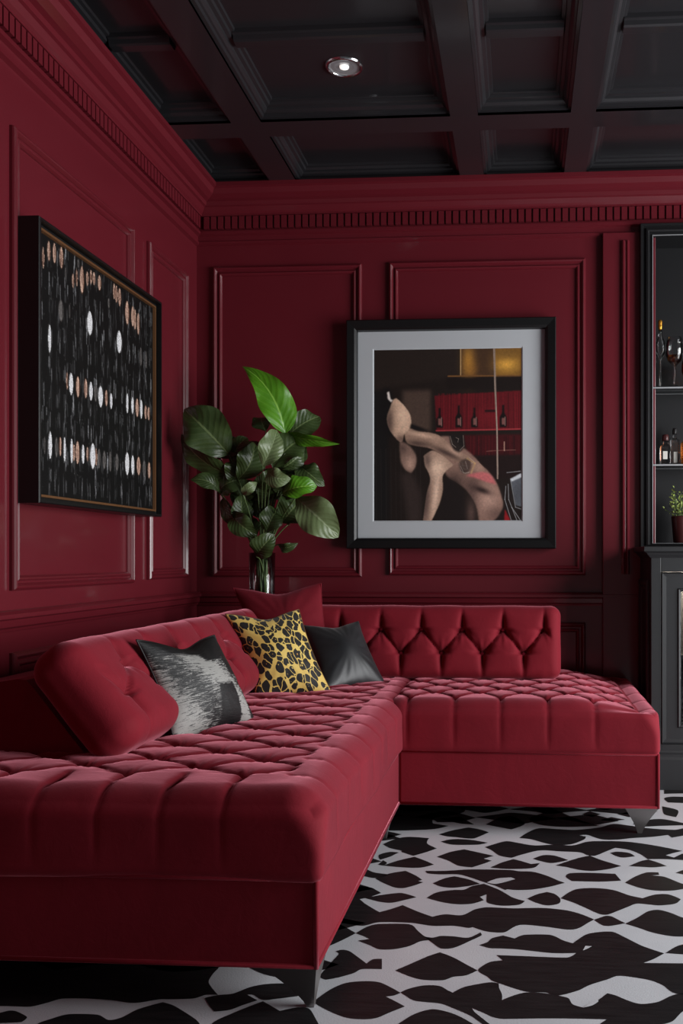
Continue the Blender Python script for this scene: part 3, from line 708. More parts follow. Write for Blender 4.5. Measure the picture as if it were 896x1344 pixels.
def paint_bar():
    K = 2.1; w, h = int(778/K), int(905/K)
    c = Canvas(w, h, (30,22,19)); q = lambda pts: [((x-48)/K, (y-40)/K) for x, y in pts]; e = lambda v: v/K
    P = lambda pts, col, b=1, a=1: c.poly(q(pts), col, b, a)
    SP = lambda pts, col, b=1, a=1: c.poly(smooth2(q(pts)), col, b, a)
    B = lambda x, y, rx, ry, col, a=1, ang=0, clip=None: c.blob((x-48)/K, (y-40)/K, rx/K, ry/K, col, a, ang, clip)
    Ln = lambda pts, wd, col, a=1: c.line(q(pts), wd/K, col, a)
    P([(200,255),(350,255),(350,470),(200,470)], (74,58,50), 5); P([(48,40),(500,40),(500,185),(48,250)], (38,29,25), 6)
    P([(48,255),(120,255),(130,945),(48,945)], (22,20,20), 5)
    for x in range(60, 300, 26): Ln([(x,560),(x+3,945)], 2, (44,38,36), .6)
    P([(510,40),(678,40),(678,186),(510,186)], (66,45,30), 1); B(545,110,34,90,(176,124,52),.95); B(560,150,30,40,(150,100,44),.6)
    P([(686,40),(826,40),(826,188),(686,188)], (120,84,36), 1); B(745,125,62,42,(212,156,66),1); B(745,70,60,25,(120,86,40),.8)
    Ln([(505,40),(505,182)], 3, (176,140,96)); Ln([(440,184),(826,186)], 4, (122,82,44)); P([(430,192),(826,192),(826,262),(430,250)], (26,18,16), 3)
    P([(368,285),(826,262),(826,462),(380,466)], (92,18,25), 1)
    rng = np.random.RandomState(3)
    for i in range(70):
        x = rng.uniform(380, 820); Ln([(x, 275), (x+rng.uniform(-3,3), 460)], 2.2, [(120,26,34),(60,10,15),(105,22,30)][i % 3], .45)
    B(650,400,60,50,(128,30,38),.4)
    P([(520,492),(826,490),(826,598),(540,605)], (62,14,18), 2); P([(520,600),(826,600),(826,720),(600,720)], (30,17,16), 5)
    for i in range(40):
        x = rng.uniform(530, 820); Ln([(x,500),(x,596)], 2, (90,20,26) if i % 2 else (36,9,12), .4)
    Ln([(378,468),(600,466),(826,463)], 4, (150,50,54)); Ln([(640,578),(700,574),(790,572)], 2, (150,110,96), .6)
    for x, y0 in ((395,350),(495,338),(576,350),(726,338)):
        SP([(x-5,y0),(x+5,y0),(x+6,y0+40),(x+17,y0+62),(x+17,452),(x-17,452),(x-17,y0+62),(x-6,y0+40)], (18,10,10)); P([(x-7,405),(x+8,405),(x+8,440),(x-7,440)], (150,96,90), 1, .8); Ln([(x+10,400),(x+10,444)], 2.2, (196,150,140), .6)
    P([(630,362),(690,362),(690,372),(630,372)], (30,12,14)); Ln([(732,530),(732,575)], 3, (190,150,130), .8)
    Ln([(678,40),(684,250),(694,460),(697,720)], 4, (142,122,110)); Ln([(684,40),(700,700)], 1.4, (200,180,164), .5)
    # seated figure seen from behind, nearly faceless
    SP([(90,260),(125,238),(150,290),(140,420),(150,500),(100,480),(80,380)], (20,17,17), 4)
    k = SP([(400,498),(450,500),(500,545),(560,590),(610,645),(655,690),(700,760),(726,850),(714,892),(670,945),(600,945),(585,860),(545,790),(490,740),(430,700),(400,600)], (142,110,97), 2)
    B(470,740,60,60,(66,50,46),.85,0,k); B(560,800,45,130,(84,63,58),.9,.2,k); B(650,830,60,70,(186,148,132),.9,0,k); B(615,780,50,16,(40,28,27),.9,.35,k); B(600,660,40,40,(176,140,122),.8,0,k); B(690,905,50,40,(90,68,62),.6,0,k)
    k = SP([(532,705),(560,694),(620,686),(662,700),(692,752),(640,738),(585,718)], (198,104,106), 2, .9)
    P([(412,720),(470,735),(520,790),(545,945),(365,945),(405,850)], (28,21,20), 5)
    B(560,900,26,80,(96,74,68),.8)
    k = SP([(185,520),(235,545),(272,600),(268,655),(245,690),(215,672),(190,625)], (132,104,92), 2); B(240,640,26,38,(186,150,132),.9,0,k); B(200,560,25,30,(80,62,56),.7,0,k)
    P([(190,690),(250,690),(300,800),(300,945),(230,945)], (52,41,38), 7)
    k = SP([(312,600),(355,572),(400,590),(440,622),(468,648),(428,680),(410,712),(413,770),(398,840),(372,900),(350,945),(308,945),(318,870),(330,790),(346,730),(338,690),(318,650)], (172,140,121), 1)
    B(380,665,45,45,(232,198,172),1,0,k); B(375,800,16,130,(226,192,168),.95,.12,k); B(325,850,18,130,(92,72,66),.9,.1,k); B(330,620,20,50,(92,74,68),.8,0,k)
    k = SP([(208,470),(240,454),(290,470),(345,478),(390,492),(432,525),(472,560),(520,588),(552,606),(545,624),(508,638),(466,626),(418,604),(368,572),(328,556),(270,546),(222,528)], (150,120,103), 1)
    B(300,490,90,14,(206,170,146),.9,.2,k); B(430,585,90,14,(74,56,51),.9,.45,k); B(470,575,50,14,(196,160,140),.8,.6,k); B(280,535,60,16,(80,62,55),.9,.15,k); B(380,520,30,26,(176,142,122),.7,.5,k)
    k = SP([(133,350),(150,305),(168,296),(200,325),(240,382),(245,440),(226,470),(208,488),(200,522),(183,522),(160,500),(138,470),(122,430),(120,390)], (206,170,145), 1)
    B(130,420,26,90,(92,72,64),.95,0,k); B(205,390,28,60,(232,196,168),.9,0,k); B(190,510,30,24,(110,86,76),.9,0,k)
    P([(118,264),(130,260),(138,300),(150,306),(140,318),(122,300)], (226,214,206), 1); SP([(245,430),(300,452),(340,470),(280,468),(240,452)], (22,18,18), 2)
    SP([(446,496),(482,488),(518,496),(524,530),(516,566),(494,582),(468,566),(450,530)], (28,23,22), 2, .9)
    for pts in ([(450,498),(462,540),(480,556)],[(518,494),(522,550),(500,572)],[(480,505),(494,512),(490,530)],[(498,640),(505,680),(530,694),(552,684)],[(512,634),(520,670),(545,672)],[(505,650),(548,655)],[(550,610),(576,632),(560,640)]): Ln(pts, 1.3, (206,190,176), .55)
    SP([(500,632),(524,618),(546,616),(558,640),(554,672),(530,694),(508,684),(498,658)], (36,29,27), 2, .6); Ln([(505,655),(520,690),(548,688)], 1.3, (200,186,176), .5); Ln([(530,630),(540,668)], 1.3, (200,186,176), .5)
    Ln([(540,615),(580,640),(560,690)], 5, (196,160,110), .5)
    # bar stool
    P([(764,722),(826,690),(826,870),(790,860)], (92,95,102), 1); P([(764,722),(826,690),(826,712),(768,738)], (206,210,214), 1)
    for pts in ([(740,760),(735,830),(770,945)],[(752,750),(755,830),(800,945)],[(770,870),(820,945)],[(745,690),(824,682)],[(764,722),(790,870),(826,882)]): Ln(pts, 1.7, (190,193,197), .7)
    P([(735,880),(760,930),(765,945),(730,945)], (140,24,30), 1); B(800,800,26,60,(60,62,66),.5)
    nz = rng.normal(0, 1, c.a.shape[:2]); c.a = np.clip(c.a*(1+.05*c.blur(nz, 1)[..., None]*2), 0, 255)
    return c.linear(1.3)
# right one
FX0, FX1, FZ0, FZ1, FD = -.795, .155, .995, 2.035, .062
yf = D-FD
fr = empty('framed_picture', 'black framed painting of a nude figure at a bar, in a wide pale mount', 'picture', ((FX0+FX1)/2, D, FZ0))
ofs = Vector(fr.location)
def L(v): return tuple(Vector(v)-ofs)
def loc_build(w, name, mat, parent): w.v = [L(p) for p in w.v]; return w.build(name, mat, parent)
w = MB(); w.loops([[(FX0+o, y, FZ0+o), (FX1-o, y, FZ0+o), (FX1-o, y, FZ1-o), (FX0+o, y, FZ1-o)] for o, y in ((0,D-.001),(0,yf+.004),(.004,yf),(.036,yf+.004),(.046,yf+.010),(.048,yf+.026),(.05,D-.024),(.05,D-.001))]); loc_build(w, 'frame', FRAMEM, fr)
a0, a1 = on_y(491, 460, D-.02), on_y(684, 683, D-.02); ax0, ax1, az1, az0 = a0.x, a1.x, a0.z, a1.z
w = MB(); w.loops([[(x0, y, z0), (x1, y, z0), (x1, y, z1), (x0, y, z1)] for x0, x1, z0, z1, y in ((FX0+.049,FX1-.049,FZ0+.049,FZ1-.049,D-.030),(ax0-.006,ax1+.006,az0-.006,az1+.006,D-.030),(ax0,ax1,az0,az1,D-.0255))]); loc_build(w, 'mount', MATB, fr)
img = paint_bar(); n, m = img.shape[:2]
xs = np.linspace(ax0-.002, ax1+.002, m); zs = np.linspace(az1+.002, az0-.002, n); GX, GZ = np.meshgrid(xs, zs)
Pq = np.stack([GX-ofs.x, np.full_like(GX, D-.025-ofs.y), GZ-ofs.z], -1); grid_mesh('canvas', Pq, ART, fr, True, img)

# left one: shadow box with rows of feather shapes
LY0, LY1, LZ0, LZ1, LD = 2.735, 3.70, 1.115, 1.968, .085
fr2 = empty('framed_picture', 'deep black framed artwork of dark feather rows with white flecks', 'picture', (XL, (LY0+LY1)/2, LZ0))
ofs = Vector(fr2.location); xf_ = XL+LD
w = MB(); w.loops([[(x, LY0+o, LZ0+o), (x, LY1-o, LZ0+o), (x, LY1-o, LZ1-o), (x, LY0+o, LZ1-o)] for o, x in ((0,XL+.001),(0,xf_-.003),(.003,xf_),(.010,xf_),(.012,xf_-.020),(.024,xf_-.022))]); loc_build(w, 'frame', FRAMEM, fr2)
w = MB(); w.loops([[(x, LY0+o, LZ0+o), (x, LY1-o, LZ0+o), (x, LY1-o, LZ1-o), (x, LY0+o, LZ1-o)] for o, x in ((.020,xf_-.0225),(.021,xf_-.016),(.028,xf_-.016),(.030,xf_-.028))]); loc_build(w, 'gilt_slip', GOLDW, fr2)
AY0, AY1, AZ0, AZ1 = LY0+.03, LY1-.03, LZ0+.03, LZ1-.03; XA = xf_-.026
def paint_feathers():
    W_, H_ = 380, 360; c = Canvas(W_, H_, (4,4,4)); rng = np.random.RandomState(11)
    def px(x, y):
        p = on_x(x, y, XA); return (p.y-AY0)/(AY1-AY0)*W_, (AZ1-p.z)/(AZ1-AZ0)*H_
    # faint vertical quills
    for r in range(9):
        for k in range(17):
            x = (k+.5)/17*W_+rng.uniform(-4,4); y = (r+.5)/9*H_+rng.uniform(-5,5); b = rng.uniform(60, 170)
            c.blob(x, y, rng.uniform(5,8), 22, (9,9,9), .8)
            for _ in range(7):
                xx = x+rng.uniform(-6,6); yy = y+rng.uniform(-14,14); c.line([(xx,yy-rng.uniform(4,12)),(xx+rng.uniform(-1,1),yy+rng.uniform(4,12))], rng.uniform(.5,1.1), (b,b,b*1.02), rng.uniform(.25,.7))
    for i in range(420):
        x, y = rng.uniform(0,W_), rng.uniform(0,H_); b = rng.uniform(50,150); c.line([(x,y),(x+rng.uniform(-2,2),y+rng.uniform(-3,3))], .5, (b,b,b), .5)
    A = [(85,195,75,7,0),(123,150,70,11,0),(160,165,70,11,0),(207,195,76,12,0),(285,350,50,7,0),(310,330,60,6,0),(345,345,95,14,0),(380,335,50,8,0),(405,325,50,7,0),(425,335,45,9,0),(462,365,52,11,0),(560,420,55,7,0),(575,440,60,9,0),(597,460,62,10,0),(648,565,82,13,0),(685,590,70,11,0),(700,610,70,8,0),(722,640,75,9,0),(205,550,76,16,2),(398,635,85,20,1),(595,760,80,18,1),(128,740,100,11,1),(740,860,65,8,2),(775,880,60,6,2),(262,555,50,5,2),(525,500,36,6,2),(320,235,30,6,2),(235,300,40,5,2)]
    Bb = [(245,100,60,6,0),(272,120,78,15,1),(318,140,72,13,0),(370,150,68,11,0),(405,170,66,13,1),(437,185,55,9,2),(470,205,76,17,1),(508,215,56,9,0),(540,235,56,9,1),(648,250,72,8,1),(683,265,60,9,1),(715,280,64,11,0),(742,290,68,9,1),(772,310,50,8,0),(792,320,46,8,0),(95,530,60,6,2),(132,530,98,13,1),(175,545,70,10,2),(200,540,66,8,0),(228,560,88,8,1),(275,570,90,9,1),(290,580,60,7,0),(315,580,80,13,0),(352,590,70,10,1),(382,590,50,7,0),(418,605,92,20,1),(440,610,60,7,0),(460,620,70,9,2),(495,630,64,11,2),(535,640,70,9,2),(580,645,60,11,2),(648,655,82,15,1),(685,665,70,11,1),(725,670,64,13,0),(762,690,60,10,2),(795,700,58,9,0)]
    def feather(x, y, hl, hw, kind, oy):
        x0, y0 = px(40+x/5.12, oy+(y-hl)/5.12); x1, y1 = px(40+x/5.12, oy+(y+hl)/5.12); xa, _ = px(40+(x+hw)/5.12, oy+y/5.12); hw_ = max(1.3, xa-(x0+x1)/2); hh = (y1-y0)/2
        col = [(198,164,146), (226,226,228), (120,116,114)][kind]
        xm = (x0+x1)/2; ym = (y0+y1)/2
        pts = [(xm+1.12*hw_*math.sin(math.pi*k/8)**1.35*sg, ym-hh*math.cos(math.pi*k/8)) for sg, rr in ((1, range(9)), (-1, range(8, -1, -1))) for k in rr]
        c.poly(pts, (110,72,52) if kind == 0 else (70,66,64), 1, .9)
        pts = [(xm-.1*hw_+hw_*.84*math.sin(math.pi*k/8)**1.35*sg, ym-hh*.94*math.cos(math.pi*k/8)) for sg, rr in ((1, range(9)), (-1, range(8, -1, -1))) for k in rr]
        c.poly(pts, col, 0, .9 if kind != 2 else .55)
        for _ in range(5):
            xx = xm+rng.uniform(-.7,.7)*hw_; c.line([(xx,ym-hh*rng.uniform(.2,.85)),(xx,ym+hh*rng.uniform(.2,.85))], .55, [(60,36,28),(190,190,195),(40,38,38)][kind], .6)
    for a in A: feather(*a, 300)
    for a in Bb: feather(*a, 480)
    nz = rng.normal(0, 1, c.a.shape[:2]); c.a = np.clip(c.a*(1+.12*nz[..., None]), 0, 255)
    return c.linear(1.15)
img = paint_feathers(); n, m = img.shape[:2]
ys = np.linspace(AY0, AY1, m); zs = np.linspace(AZ1, AZ0, n); GY, GZ = np.meshgrid(ys, zs)
lum = img.mean(-1); Pq = np.stack([np.full_like(GY, XA-ofs.x)+np.clip(lum, 0, .5)*.004, GY-ofs.y, GZ-ofs.z], -1); grid_mesh('canvas', Pq, ART, fr2, True, img)

# ------------------------------------------------------------------ plant in a glass vase on the corner ledge of the sofa
vc = on_y(344, 800, 4.14); vc.z = .6455
vase = empty('glass_vase', 'clear glass vase of water holding the leafy plant in the corner', 'vase', vc)
w = MB(); w.lathe([(.001,.0),(.050,.0),(.056,.006),(.056,.05),(.055,.20),(.058,.33),(.0555,.33),(.0525,.20),(.053,.05),(.050,.014),(.001,.012)], (0,0,0), 40); w.build('vessel', THIN, vase)
w = MB(); w.lathe([(.001,.0125),(.0495,.0145),(.0525,.05),(.0522,.19),(.001,.19)], (0,0,0), 40); w.build('water', WATERT, vase)
plant = empty('leafy_plant', 'tall plant with large dark green leaves standing in the glass vase', 'plant', vc)
def C4(x, y): return 220+x/3.733, 440+y/3.733
def bez(a, b, c, t): return a*(1-t)**2+b*2*t*(1-t)+c*t*t
def leaf(b, tp, width, yb, yt, bow=(0,0), mat=LEAF, roll=0, fold=.25, wave=.12, droop=0, seed=0, peak=.45):
    B_ = on_y(*C4(*b), yb); T_ = on_y(*C4(*tp), yt); mid = (B_+T_)/2
    d = (T_-B_).normalized(); nv = Vector((0,-1,0)); nv = (nv-d*nv.dot(d)).normalized(); sd = d.cross(nv)
    rot = Matrix.Rotation(roll, 3, d); sd = rot@sd; nv = rot@nv
    Ll = (T_-B_).length; ctl = mid+sd*bow[0]*Ll+nv*(bow[1]*Ll+.05); W_ = width*1.1/3.733*yb/FOC/2
    n, m = 26, 15; P = np.zeros((n, m, 3)); rn = random.Random(seed)
    ph = rn.uniform(0, 6)
    for i in range(n):
        t = i/(n-1); c = bez(B_, ctl, T_, t); tg = (bez(B_, ctl, T_, min(1, t+.02))-bez(B_, ctl, T_, max(0, t-.02))).normalized()
        s2 = (sd-tg*sd.dot(tg)).normalized(); n2 = s2.cross(tg); 
        if n2.dot(nv) < 0: n2 = -n2
        e = math.log(.5)/math.log(peak)
        wd = W_*max(0, math.sin(math.pi*t**e))**(1.15 if seed == 0 else .78)*(1+.07*math.sin(t*11+ph))+.0006
        for j in range(m):
            u = (j/(m-1)-.5)*2
            h = fold*abs(u)*wd+wave*1.7*wd*abs(u)**2*math.sin(t*13+ph+(2 if u > 0 else 0))-.35*wd*fold*u*u+.10*wd*math.sin(t*7+u*3+ph)*u
            tw = .5*math.sin(ph*3)*t*t; p = c+(s2*math.cos(tw)+n2*math.sin(tw))*(u*wd)+n2*(h+.10*Ll*(-(t**3))*(.4+.6*math.sin(ph*2)**2))-Vector((0,0,droop*u*u*wd))
            P[i, j] = p
    P[..., 0] = np.maximum(P[..., 0], XL+.012); P[..., 1] = np.minimum(P[..., 1], D-.012)
    P -= np.array(vc)
    grid_mesh('leaf', P, mat, plant); return B_
Y = 4.06
LV = [
 ((575,485),(365,135),165,Y,Y-.02,(.15,.05),LEAFB,.5,.3,.12,0,.36),
 ((300,585),(68,352),205,Y-.04,Y-.14,(.05,.12),LEAF,.1,.2,.08,0,.5),
 ((318,692),(42,488),120,Y,Y-.06,(.06,.1),LEAF,-.7,.3,.1,0,.45),
 ((258,775),(108,705),72,Y,Y-.08,(.26,.1),LEAF,.3,.3,.15,0,.6),
 ((345,705),(425,520),128,Y-.03,Y-.02,(.2,.1),LEAF,.35,.25,.1,0,.5),
 ((465,640),(540,450),108,Y-.10,Y-.06,(.05,.15),LEAFP,.3,.25,.1,0,.45),
 ((590,490),(748,395),128,Y+.06,Y+.10,(-.1,.1),LEAF,.2,.25,.1,0,.5),
 ((585,492),(840,542),62,Y+.02,Y-.04,(-.12,.0),LEAFB,.6,.5,.15,0,.4),
 ((515,650),(682,500),140,Y-.04,Y+.04,(-.05,.1),LEAF,-.2,.25,.1,0,.5),
 ((645,640),(772,738),100,Y+.04,Y-.02,(.14,.1),LEAF,-.4,.25,.12,0,.5),
 ((560,775),(735,735),105,Y-.06,Y-.06,(.14,.12),LEAFB,-.5,.3,.1,0,.5),
 ((625,797),(838,998),165,Y-.06,Y-.10,(-.12,.16),LEAFP,.1,.22,.1,0,.55),
 ((490,655),(605,705),88,Y-.10,Y-.12,(.2,.1),LEAFP,.3,.3,.1,0,.5),
 ((378,815),(520,800),170,Y+.08,Y+.10,(0,.1),LEAF,0,.2,.1,0,.5),
 ((560,920),(660,800),150,Y+.03,Y+.04,(-.05,.1),LEAF,.2,.25,.1,0,.55),
 ((268,800),(350,965),66,Y-.02,Y-.05,(-.08,.05),LEAF,.4,.3,.1,0,.45),
 ((318,865),(440,985),100,Y-.05,Y-.09,(.08,.1),LEAF,.1,.25,.1,0,.5),
 ((435,1085),(525,975),105,Y-.06,Y-.10,(-.1,.14),LEAF,.2,.3,.1,0,.55),
 ((540,1025),(642,1020),44,Y-.03,Y-.06,(.1,.1),LEAF,.4,.3,.15,0,.5),
 ((480,965),(545,840),105,Y-.02,Y+.02,(-.05,.1),LEAF,.2,.25,.1,0,.5),
 ((250,770),(370,700),112,Y+.02,Y,(-.05,.1),LEAF,-.2,.2,.1,0,.5),
 ((255,600),(345,500),125,Y+.04,Y+.05,(0,.1),LEAF,0,.2,.1,0,.5),
 ((368,780),(442,718),50,Y-.10,Y-.11,(-.1,.1),LEAFP,.3,.3,.1,0,.5),
 ((432,640),(412,505),115,Y+.04,Y+.06,(0,.1),LEAF,0,.2,.1,0,.5),
 ((440,745),(510,655),75,Y-.02,Y-.05,(.1,.1),LEAF,.3,.25,.1,0,.5),
 ((590,690),(660,500),130,Y+.08,Y+.10,(0,.1),LEAF,-.1,.2,.1,0,.5),
 ((440,700),(560,760),130,Y+.08,Y+.08,(0,.1),LEAF,0,.2,.1,0,.5),
 ((480,470),(460,395),90,Y+.10,Y+.12,(0,.05),LEAF,0,.2,.1,0,.5),
 ((600,800),(560,680),110,Y+.05,Y+.03,(0,.1),LEAF,.1,.2,.1,0,.5),
 ((420,1010),(400,880),90,Y+.03,Y+.06,(0,.1),LEAF,.1,.2,.1,0,.5),
]
rl = random.Random(21)
for q in range(13):                                  # inner leaves of the bunch
    cx, cy = rl.uniform(330, 640), rl.uniform(560, 900); an = rl.uniform(-2.6, -.5); ln = rl.uniform(110, 160)
    LV.append(((cx-.3*ln*math.cos(an), cy-.3*ln*math.sin(an)), (cx+.7*ln*math.cos(an), cy+.7*ln*math.sin(an)), rl.uniform(85, 125), Y+rl.uniform(-.02,.08), Y+rl.uniform(-.04,.12), (rl.uniform(-.1,.1), .1), LEAF, rl.uniform(-.5,.5), .28, .12, 0, rl.uniform(.42,.58)))
bases = []
for i, a in enumerate(LV):
    b, tp, wd, yb, yt, bow, mt, roll, fold, wv, dr, pk = a
    bases.append(leaf(b, tp, wd, yb, yt, bow, mt, roll, fold, wv, dr, i, pk))
for i, B_ in enumerate(bases):
    a = random.uniform(0, 6.3); rb = random.uniform(.008, .036)
    A_ = Vector((vc.x+rb*math.cos(a), vc.y+rb*math.sin(a), vc.z+.03))
    top = Vector((vc.x+(B_.x-vc.x)*.16, vc.y+(B_.y-vc.y)*.2, vc.z+.33)); top.x = min(max(top.x, vc.x-.036), vc.x+.036); top.y = min(max(top.y, vc.y-.036), vc.y+.036)
    B2 = B_; c2 = Vector((top.x*.55+B2.x*.45, top.y*.5+B2.y*.5, top.z*.35+B2.z*.65))
    pts = [A_.lerp(top, k/5) for k in range(5)]
    if B2.z > top.z+.03: pts += [bez(top, c2, B2, k/9) for k in range(10)]
    else: pts = [bez(A_, Vector((A_.x*.6+B2.x*.4, A_.y, B2.z)), B2, k/9) for k in range(10)]
    w = MB(); w.tube([p-vc for p in pts], [.0042-.0018*k/len(pts) for k in range(len(pts))], 7); w.build('stem', STEMM, plant)

# ------------------------------------------------------------------ black bar cabinet on the right
CX0, CX1, CY, CT_ = .532, 1.62, 3.97, 1.0
cab = empty('bar_cabinet', 'black panelled bar cabinet with a glazed door by the back wall', 'cabinet', ((CX0+CX1)/2, 4.15, 0))
ofs = Vector(cab.location)
def cb(w, name, mat=BLACKW, parent=cab): return loc_build(w, name, mat, parent)
G = D-.002
w = MB(); w.box(CX0, CX0+.03, CY+.02, G, .0, .955); w.box(CX1-.03, CX1, CY+.02, G, 0, .955); w.box(CX0, CX1, G-.015, G, .0, .955); w.box(CX0+.03, CX1-.03, CY+.04, G, .16, .185)
w.box(CX0+.03, CX1-.03, CY+.04, G, .93, .955)
# face frame round the door opening
DX0, DX1, DZ0, DZ1 = on_y(893,800,CY+.016).x-.0815, CX0+.50, .185, .895
w.box(CX0, DX0, CY, CY+.03, .0, .955, .003); w.box(DX1, CX1, CY, CY+.03, .0, .955, .003); w.box(DX0, DX1, CY, CY+.03, DZ1, .955, .002); w.box(DX0, DX1, CY, CY+.03, 0, DZ0, .002)
# side panel moulding
for a0, a1, z0, z1 in ((CY+.06, G-.05, .25, .86),):
    w.loops([[(CX0-h, a0+o, z0+o), (CX0-h, a1-o, z0+o), (CX0-h, a1-o, z1-o), (CX0-h, a0+o, z1-o)] for o, h in [(o, h*.6) for o, h in MP]])
cb(w, 'body')
w = MB(); w.loops([[(CX0-.014-d, CY-.014-d, z), (CX1+.014+d, CY-.014-d, z), (CX1+.014+d, G, z), (CX0-.014-d, G, z)] for d, z in ((-.012,.953),(-.006,.960),(.0,.966),(.004,.972),(.012,.978),(.016,.980),(.016,.997),(.013,1.0))], cap0=True, cap1=True); cb(w, 'top')
w = MB(); w.loops([[(CX0-d, CY-d, z), (CX1+d, CY-d, z), (CX1+d, G, z), (CX0-d, G, z)] for d, z in ((.016,0),(.016,.125),(.012,.135),(.012,.145),(.004,.152),(.002,.16))], cap0=True); cb(w, 'plinth')
w = MB(); DP = [(0,.024),(0,.001),(0,-.002),(.002,-.004),(.006,.004),(.020,.006),(.066,.006),(.070,.0),(.076,.002),(.080,.010),(.080,.020)]
w.loops([[(DX0+.0015+o, CY+h, DZ0+.0015+o), (DX1-.0015-o, CY+h, DZ0+.0015+o), (DX1-.0015-o, CY+h, DZ1-.0015-o), (DX0+.0015+o, CY+h, DZ1-.0015-o)] for o, h in DP])
door = cb(w, 'door')
w = MB(); w.box(DX0+.08, DX1-.08, CY+.014, CY+.018, DZ0+.08, DZ1-.08); cb(w, 'glass_pane', THIN, door)
w = MB(); w.box(CX0+.032, CX1-.032, CY+.07, G-.02, .53, .545); cb(w, 'shelf')
# hutch
hut = empty('bar_shelf_unit', 'tall black open shelf unit with glass shelves above the cabinet', 'shelf', ((CX0+CX1)/2, 4.25, 1.0))
ofs = Vector(hut.location); HX0, HY, HZ0, HZ1 = on_y(840,500,4.29).x, 4.29, 1.001, 2.445
HP = [(0,G),(0,HY+.004),(.003,HY),(.012,HY),(.016,HY+.006),(.022,HY+.006),(.026,HY-.004),(.034,HY-.006),(.040,HY),(.043,HY+.008),(.050,HY+.008),(.053,HY+.004),(.057,HY+.006),(.058,HY+.02),(.058,4.468)]
w = MB(); w.loops([[(HX0+o, y, HZ0+o*.3), (CX1-o, y, HZ0+o*.3), (CX1-o, y, HZ1-o), (HX0+o, y, HZ1-o)] for o, y in HP], cap1=True); cb(w, 'case', HUTB, hut)
w = MB(); w.loops([[(HX0+o, y, HZ0+o*.3), (CX1-o, y, HZ0+o*.3), (CX1-o, y, HZ1-o), (HX0+o, y, HZ1-o)] for o, y in ((.0535,HY+.0035),(.0535,HY+.001),(.057,HY+.001),(.057,HY+.005))]); cb(w, 'bead_glint', BRIGHT, hut)  # added bright bead, stands in for the window reflected along the inner edge
SH1, SH2 = 1.7195, 1.374
for z in (SH1, SH2):
    w = MB(); w.box(HX0+.0585, CX1-.0585, HY+.022, 4.467, z-.009, z, .0015); sh = cb(w, 'glass_shelf', THIN, hut)
    for y0 in (HY+.0195, 4.4635):
        w = MB(); w.box(HX0+.0585, CX1-.0585, y0, y0+.0024, z-.0095, z-.003); cb(w, 'edge_glint', BRIGHT, sh)  # added bright strips, stand in for light caught on the glass edges
# things on the shelves
def at(px, y): return on_y(px, 500, y).x
def hold(name, label, cat_, loc, group=None): return empty(name, label, cat_, loc, group)
ym = 4.37
t = hold('glass_decanter', 'tall stemmed glass decanter with amber stopper on the upper glass shelf', 'decanter', (at(866,ym), ym, SH1+.001))
w = MB(); w.lathe([(.001,.0),(.017,.0),(.017,.004),(.006,.008),(.0045,.015),(.005,.12),(.010,.135),(.022,.155),(.026,.175),(.024,.205),(.013,.230),(.009,.245),(.009,.265),(.007,.265),(.007,.245),(.011,.228),(.022,.203),(.0235,.176),(.001,.150)], (0,0,0), 28); w.build('vessel', THIN, t)
w = MB(); w.lathe([(.001,.262),(.0065,.264),(.0085,.272),(.0105,.282),(.0085,.292),(.011,.300),(.008,.309),(.001,.312)], (0,0,0), 18); w.build('stopper', GOLDM, t)
t = hold('wine_glass', 'large round wine glass with a little amber drink on the upper shelf', 'glass', (at(885,ym-.03), ym-.03, SH1+.001))
w = MB(); w.lathe([(.001,.0),(.030,.0),(.030,.002),(.006,.006),(.0035,.014),(.0035,.088),(.008,.096),(.030,.118),(.042,.150),(.041,.185),(.034,.222),(.0325,.222),(.0395,.185),(.0405,.150),(.029,.121),(.001,.100)], (0,0,0), 32); w.build('bowl', THIN, t)
w = MB(); w.lathe([(.001,.1012),(.029,.1215),(.0375,.140),(.001,.140)], (0,0,0), 32); w.build('drink', AMBER, t)
t = hold('goblet', 'short amber and ruby glass goblet at the right edge of the upper shelf', 'glass', (at(903,ym), ym, SH1+.001))
w = MB(); w.lathe([(.001,.0),(.022,.0),(.022,.003),(.006,.008),(.005,.03),(.02,.045),(.030,.075),(.030,.105),(.026,.125),(.0245,.125),(.0285,.105),(.0285,.076),(.001,.045)], (0,0,0), 28); w.build('bowl', AMBER, t)
w = MB(); w.lathe([(.001,.0465),(.028,.078),(.028,.095),(.001,.095)], (0,0,0), 24); w.build('drink', REDG, t)
# carafe behind: rail of a glass tray is the line behind the glasses
def flat_bottle(name, label, px, y, z, wx, wy, h, neck, cap_mat, body=GLASS, lab=None, grp=None):
    t = hold(name, label, 'bottle', (at(px,y), y, z), grp)
    w = MB(); r = min(wx, wy)*.2
    def ring(sx, sy, zz): return [(sx/2*math.copysign(abs(math.cos(a))**.4, math.cos(a)), sy/2*math.copysign(abs(math.sin(a))**.4, math.sin(a)), zz) for a in [2*math.pi*i/24 for i in range(24)]]
    w.loops([ring(wx*.94,wy*.94,0), ring(wx,wy,.004), ring(wx,wy,h*.92), ring(wx*.9,wy*.9,h*.97), ring(neck*1.15,neck*1.15,h), ring(neck,neck,h+.012), ring(neck,neck,h+.022)], cap0=True, cap1=True, smooth=True); w.build('body', body, t)
    w = MB(); w.lathe([(.001,h+.0225),(neck*.62,h+.0225),(neck*.66,h+.028),(neck*.66,h+.044),(neck*.5,h+.050),(.001,h+.051)], (0,0,0), 18); w.build('stopper', cap_mat, t)
    if lab:
        w = MB(); a0, a1, z0, z1 = lab; yy = -wy/2-.0012; w.box(a0*wx/2, a1*wx/2, yy, yy+.001, z0*h, z1*h); w.build('label', LABELM, t)
    return t
